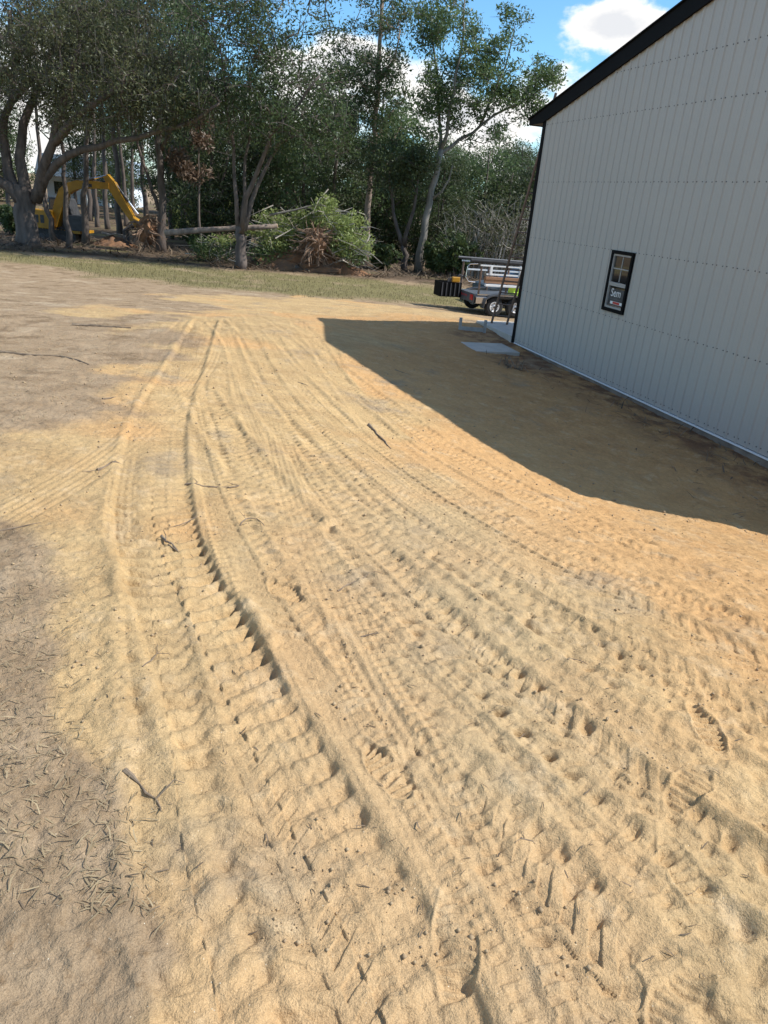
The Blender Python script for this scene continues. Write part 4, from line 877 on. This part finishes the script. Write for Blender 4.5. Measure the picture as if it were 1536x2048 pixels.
obj('rack_hoop', MB().tube([(RX-.02, .06, 1.7), (RX-.3, .06, 1.68), (RX-.38, .06, 1.6), (RX-.4, .06, 1.25), (RX-.3, .06, 1.12), (RX-.05, .06, 1.1)], .018, 6), M['chrome'], tro)
obj('deck_edge_rail', MB().b2((RX+.05, -.035, .70), (3.9, .0, .735)), M['chrome'], tro)
tl = lambda x, y, z: w1+np.array([x*math.cos(th_)-y*math.sin(th_), x*math.sin(th_)+y*math.cos(th_), z])
for i, (y, z, hgt, m_, lab) in enumerate([(.28, 1.26, .10, 'lumber', 'upper brown plank carried on the trailer rack'), (.30, 1.15, .11, 'lumber', 'lower brown plank carried on the trailer rack'), (.22, 1.03, .07, 'white', 'white plank slung lowest on the trailer rack')]):
    o = obj('plank', MB().b2((-1.5, -.07, -hgt/2), (2.6, .07, hgt/2)), M[m_], None, bevel=.006, label=lab, cat='plank'); o.location = tl(1.1, y-.18, z); o.rotation_euler = (0, 0, th_)
o = obj('black_pipe', MB().tube([(-2.2, 0, .02), (0, 0, 0), (2.6, 0, -.02)], .06, 9), M['rubber'], None, label='long black pipe lying along the top of the trailer rack', cat='pipe'); o.location = tl(1.2, .1, 1.775); o.rotation_euler = (0, 0, th_)
o = obj('black_pipe', MB().tube([(-2.0, 0, .02), (0, 0, 0), (2.6, 0, -.02)], .045, 9), M['steel'], None, label='second black pipe behind the first on the trailer rack', cat='pipe'); o.location = tl(1.2, WT-.15, 1.755); o.rotation_euler = (0, 0, th_)
kn = empty('yellow_saw', tl(RX-.3, 1.22, .95), th_, label='small yellow power tool resting on the trailer ramp', cat='power tool')
obj('body', MB().box((0, 0, .1), (.3, .12, .18)), M['yellow'], kn, bevel=.03); obj('handle', MB().tube([(.05, 0, .18), (.12, 0, .28), (.24, 0, .24), (.22, 0, .1)], .022, 6), M['steel'], kn); obj('blade_guard', MB().box((-.2, 0, .08), (.2, .03, .12)), M['steel'], kn)
# parked car beyond the trailer
cb = tl(3.3, 3.8, 0); cb[2] = float(Hs(cb[0], cb[1])); car = empty('parked_car', cb, th_+math.pi, label='dark blue grey car mostly hidden beyond the trailer', cat='car')
obj('body', MB().prism([(-2.2, .35), (2.1, .35), (2.25, .55), (2.2, .8), (1.2, 1.0), (.5, 1.45), (-1.2, 1.5), (-2.0, 1.05), (-2.25, .8)], -.88, .88), M['car'], car, bevel=.1)
obj('windscreen', MB().add([(1.16, -.75, 1.03), (1.16, .75, 1.03), (.56, .65, 1.43), (.56, -.65, 1.43)], [(0, 1, 2, 3)]), M['dglass'], car)
for y in (-.885, .885): obj('side_glass', MB().prism([(-1.7, 1.05), (1.0, 1.05), (.45, 1.38), (-1.15, 1.42)], y-.004, y+.004), M['dglass'], car)
for x in (-1.35, 1.4):
    for y in (-.82, .82): obj('wheel', MB().lathe([(.001, -.1), (.2, -.1), (.33, -.09), (.33, .09), (.2, .1), (.001, .1)], (x, y, .33), n=18), M['rubber'], car)
vest = obj('hi_vis_vest', MB().box((0, 0, 0), (.5, .05, .3), rx=.2).box((.1, -.03, -.1), (.34, .05, .16), rx=.3), M['hiviz'], None, bevel=.02, label='bright yellow green vest hung over the trailer side rail', cat='vest'); vest.location = tl(.75, .05, .88); vest.rotation_euler = (0, 0, th_)

# ---------------------------------------------------------------- far white house and fence
hp = atY(185, 400, 82); hz = float(Hs(hp[0], hp[1]))-.1; hs = empty('white_house', (hp[0]-.5, 82, hz), .1, label='white house with pale blue metal roof far behind the excavator', cat='house')
obj('wall', MB().b2((-4, 0, 0), (4.5, 6, 2.6)), M['housewall'], hs)
obj('roof', MB().prism([(-4.6, 2.6), (5.1, 2.6), (4.4, 4.6), (-4.0, 4.6)], -1.6, 6.4), M['houseroof'], hs)
for x in (-4, -1.8, .4, 2.6, 4.4): obj('porch_column', MB().tube([(x, -1.4, 0), (x, -1.4, 2.6)], .13, 8), M['white'], hs)
for x in (-2.8, 1.4, 3.4):
    wi = obj('window', MB().b2((x-.45, -.03, .9), (x+.45, 0, 2.1)), M['dglass'], hs); obj('frame', MB().b2((x-.52, -.05, .82), (x+.52, -.031, .9)).b2((x-.52, -.05, 2.1), (x+.52, -.031, 2.18)), M['white'], wi)

# ---------------------------------------------------------------- sticks, litter and grass
def stick(name, label, pxs, rad, sd, twigs=0, cat='stick'):
    P = np.array([gp(*p) for p in pxs]); P = P.copy(); r = np.random.default_rng(sd)
    Q = spline(P[:, :2], .12); z = H(Q[:, 0], Q[:, 1])+rad*.3; Z = np.maximum(z, np.interp(np.arange(len(z)), [0, len(z)-1], [z[0], z[-1]])); b_ = np.array([Q[0, 0], Q[0, 1], Z[0]])
    pts = np.c_[Q, Z]-b_; pts[1:-1, :2] += r.normal(size=(len(pts)-2, 2))*rad*.8
    E_ = empty(name, b_, label=label, cat=cat); obj('stem', MB().tube(pts, rad*np.linspace(1.2, .45, len(pts))*(1+.25*r.normal(size=len(pts))), 6), M['stickwood'], E_)
    for q in range(twigs):
        i = r.integers(0, len(pts)); d = r.normal(size=3)*[1, 1, .25]; d /= np.linalg.norm(d); d[2] = abs(d[2]); e = pts[i]+d*(.03+.12*r.random())*(rad/.012)**.6; obj('side_twig', MB().tube([pts[i], (pts[i]+e)/2+r.normal(size=3)*.012, e], [rad*.45, rad*.35, rad*.15], 4), M['stickwood'], E_)
ST = [('long straight branch lying on the dry grass left of the driveway', [(145, 650), (200, 653), (262, 657)], .045, 0), ('long thin curved branch at the left edge of the driveway', [(-10, 705), (70, 712), (130, 716), (178, 728)], .028, 3),
      ('bundle-like twig lying flat in the middle of the sand', [(372, 968), (410, 973), (455, 976), (478, 970)], .012, 5), ('dark stubby stick on the sand left of centre', [(323, 1070), (345, 1086), (368, 1106)], .014, 2),
      ('curled dead twig on the sand right of the stubby stick', [(480, 1052), (492, 1042), (512, 1041), (528, 1052)], .006, 4), ('pale bare twig pointing up right beside the stubby stick', [(340, 1048), (375, 1042), (406, 1027)], .005, 0),
      ('thin forked twig in the centre of the tracks', [(676, 1177), (710, 1160), (742, 1144)], .006, 2), ('dark stick half buried in the lower left lug track', [(250, 1550), (280, 1570), (312, 1594)], .010, 2),
      ('small forked twig right of the thin forked twig', [(722, 1273), (738, 1270), (756, 1268)], .006, 3), ('slanting dark twig at the foot of the lug track on the left', [(285, 1338), (305, 1318), (328, 1292)], .005, 2),
      ('pale straw stalk at the left frame edge', [(0, 1062), (40, 1054), (82, 1045)], .006, 0), ('short branch with twigs left of the groove marks', [(195, 940), (220, 930), (245, 925)], .014, 4),
      ('long thin stick on the sand beside the building shadow', [(738, 850), (760, 875), (782, 897)], .018, 0), ('small stick lying in the building shadow', [(790, 741), (806, 746), (822, 751)], .014, 0),
      ('short brown twig at the upper driveway', [(205, 800), (218, 798), (232, 795)], .016, 0), ('dark twig left of the shadow tip', [(596, 763), (606, 768), (616, 773)], .014, 0),
      ('pale green stem lying across the right-hand tracks', [(1135, 1322), (1155, 1323), (1176, 1326)], .005, 0), ('tiny dark twig on the lower right sand', [(1042, 1676), (1058, 1678), (1072, 1682)], .004, 2)]
for i, (lab, p, rd_, tw) in enumerate(ST): stick('fallen_stick', lab, p, rd_*.6, 300+i, tw)
b = gp(1020, 735); bush('dead_shrub', 'small clump of dead brown weeds on the shaded dirt near the pad', b, .1, .5, 8, 91, M['stickwood'])
def scatter(n, xr, yr, fn, sd):
    r = np.random.default_rng(sd); u_ = r.random(n); yy = yr[0]*(yr[1]/yr[0])**u_; xx = (xr[0]+(xr[1]-xr[0])*r.random(n))*yy; k_ = r.random(n) < fn(xx, yy); return xx[k_], yy[k_]
def samp(arrfn, x, y): return arrfn(x, y)
def sandat(x, y): return sm(-1.1, 1.1, .8*sdist(sandP, x, y)/np.clip(np.hypot(x, y)/12, .12, 1.2)+fbm(x, y, 2.2, 4, 77)*1.5)
def bits(name, X, Y, lo_, hi, wid, m, sd, rise=.25, **k):
    r = np.random.default_rng(sd); n = len(X); Z = H(X, Y); P = np.c_[X, Y, Z+.003]; a = r.random(n)*6.283; ln = (lo_+(hi-lo_)*r.random(n)**2); e = r.random(n)*rise
    if rise < .5: ln = ln*np.clip(Y/4, 1, 2.6)
    d = np.c_[np.cos(a)*np.cos(e), np.sin(a)*np.cos(e), np.sin(e)]*ln[:, None]; s_ = np.c_[-np.sin(a), np.cos(a), 0*a]*(wid*(.5+r.random(n))*np.clip(ln/hi, .2, 3)**.6)[:, None]; c_ = np.c_[0*a, 0*a, np.ones(n)]*(wid*1.2)
    bend = np.c_[-np.sin(a), np.cos(a), 0*a]*(ln*r.normal(size=n)*.07)[:, None]
    mid = P+d*.5+bend+c_
    V_ = np.stack([P-s_, P+s_, mid+s_, mid-s_, P+d], 1).reshape(-1, 3); I_ = (np.arange(n)*5)[:, None]
    F_ = np.vstack([np.hstack([I_, I_+1, I_+2]), np.hstack([I_, I_+2, I_+3]), np.hstack([I_+3, I_+2, I_+4])])
    return leafobj(name, V_, F_, np.repeat(r.random(n), 5), m, None, **k)
def f_dirt(x, y): return np.clip((1-sandat(x, y))*(.35+.65*(fbm(x, y, .5, 3, 61) > -.1)), 0, 1)*(y < 30)
X, Y = scatter(46000, (-.75, .5), (1.3, 30), f_dirt, 1); bits('dry_straw', X, Y, .012, .065, .0019, M['straw'], 1, .3, label='scattered dry straw and dead grass on the left bare ground', cat='straw', kind='stuff')
X, Y = scatter(16000, (-.75, .75), (1.3, 26), lambda x, y: .10+.5*f_dirt(x, y)*(fbm(x, y, .7, 3, 71) > 0), 2); bits('twig_litter', X, Y, .006, .045, .0016, M['twigbits'], 2, .2, label='tiny twigs and dark plant crumbs scattered over the sand', cat='litter', kind='stuff')
def f_soil(x, y):
    s_ = (x-A2[0])*wx[0]+(y-A2[1])*wx[1]; o_ = -((x-A2[0])*nx[0]+(y-A2[1])*nx[1]); return (o_ > .1)*(s_ > -.5)*np.exp(-(o_/1.1)**2)*(.3+.7*(fbm(x, y, .5, 3, 81) > .1))
X, Y = scatter(9000, (-.05, .6), (7, 19), f_soil, 3); bits('wall_foot_litter', X, Y, .02, .14, .005, M['twigbits'], 3, .35, label='dark leaf litter along the foot of the metal wall', cat='litter', kind='stuff')
def f_grass(x, y): return sm(-.8, 1., sdist(grP, x, y)+fbm(x, y, 2.2, 4, 77)*1.1)
X, Y = scatter(70000, (-.62, .12), (20, 42), f_grass, 4); bits('grass_strip', X, Y, .05, .13, .006, M['grass'], 4, 1.4, label='strip of short yellow green grass before the trees', cat='grass', kind='stuff')
def f_floor(x, y): return sm(0, 1.5, -sdist(grP, x, y))*((y > 30)*(fbm(x, y, 1.2, 3, 91) > -.2)).astype(float)
X, Y = scatter(26000, (-.6, .2), (30, 46), f_floor, 5); bits('forest_litter', X, Y, .08, .6, .012, M['twigbits'], 5, .35, label='broken twigs and brown debris on the ground under the trees', cat='litter', kind='stuff')
r = np.random.default_rng(6); cx_, cy_ = scatter(230, (-.7, -.05), (1.35, 8), lambda x, y: (1-sandat(x, y))*(fbm(x, y, .6, 2, 95) > .15), 7)
X = np.repeat(cx_, 14)+r.normal(size=len(cx_)*14)*.022; Y = np.repeat(cy_, 14)+r.normal(size=len(cy_)*14)*.022
bits('grass_tufts', X, Y, .012, .045, .0011, M['straw'], 8, 1.2, label='small withered grass tufts on the lower left ground', cat='grass', kind='stuff')
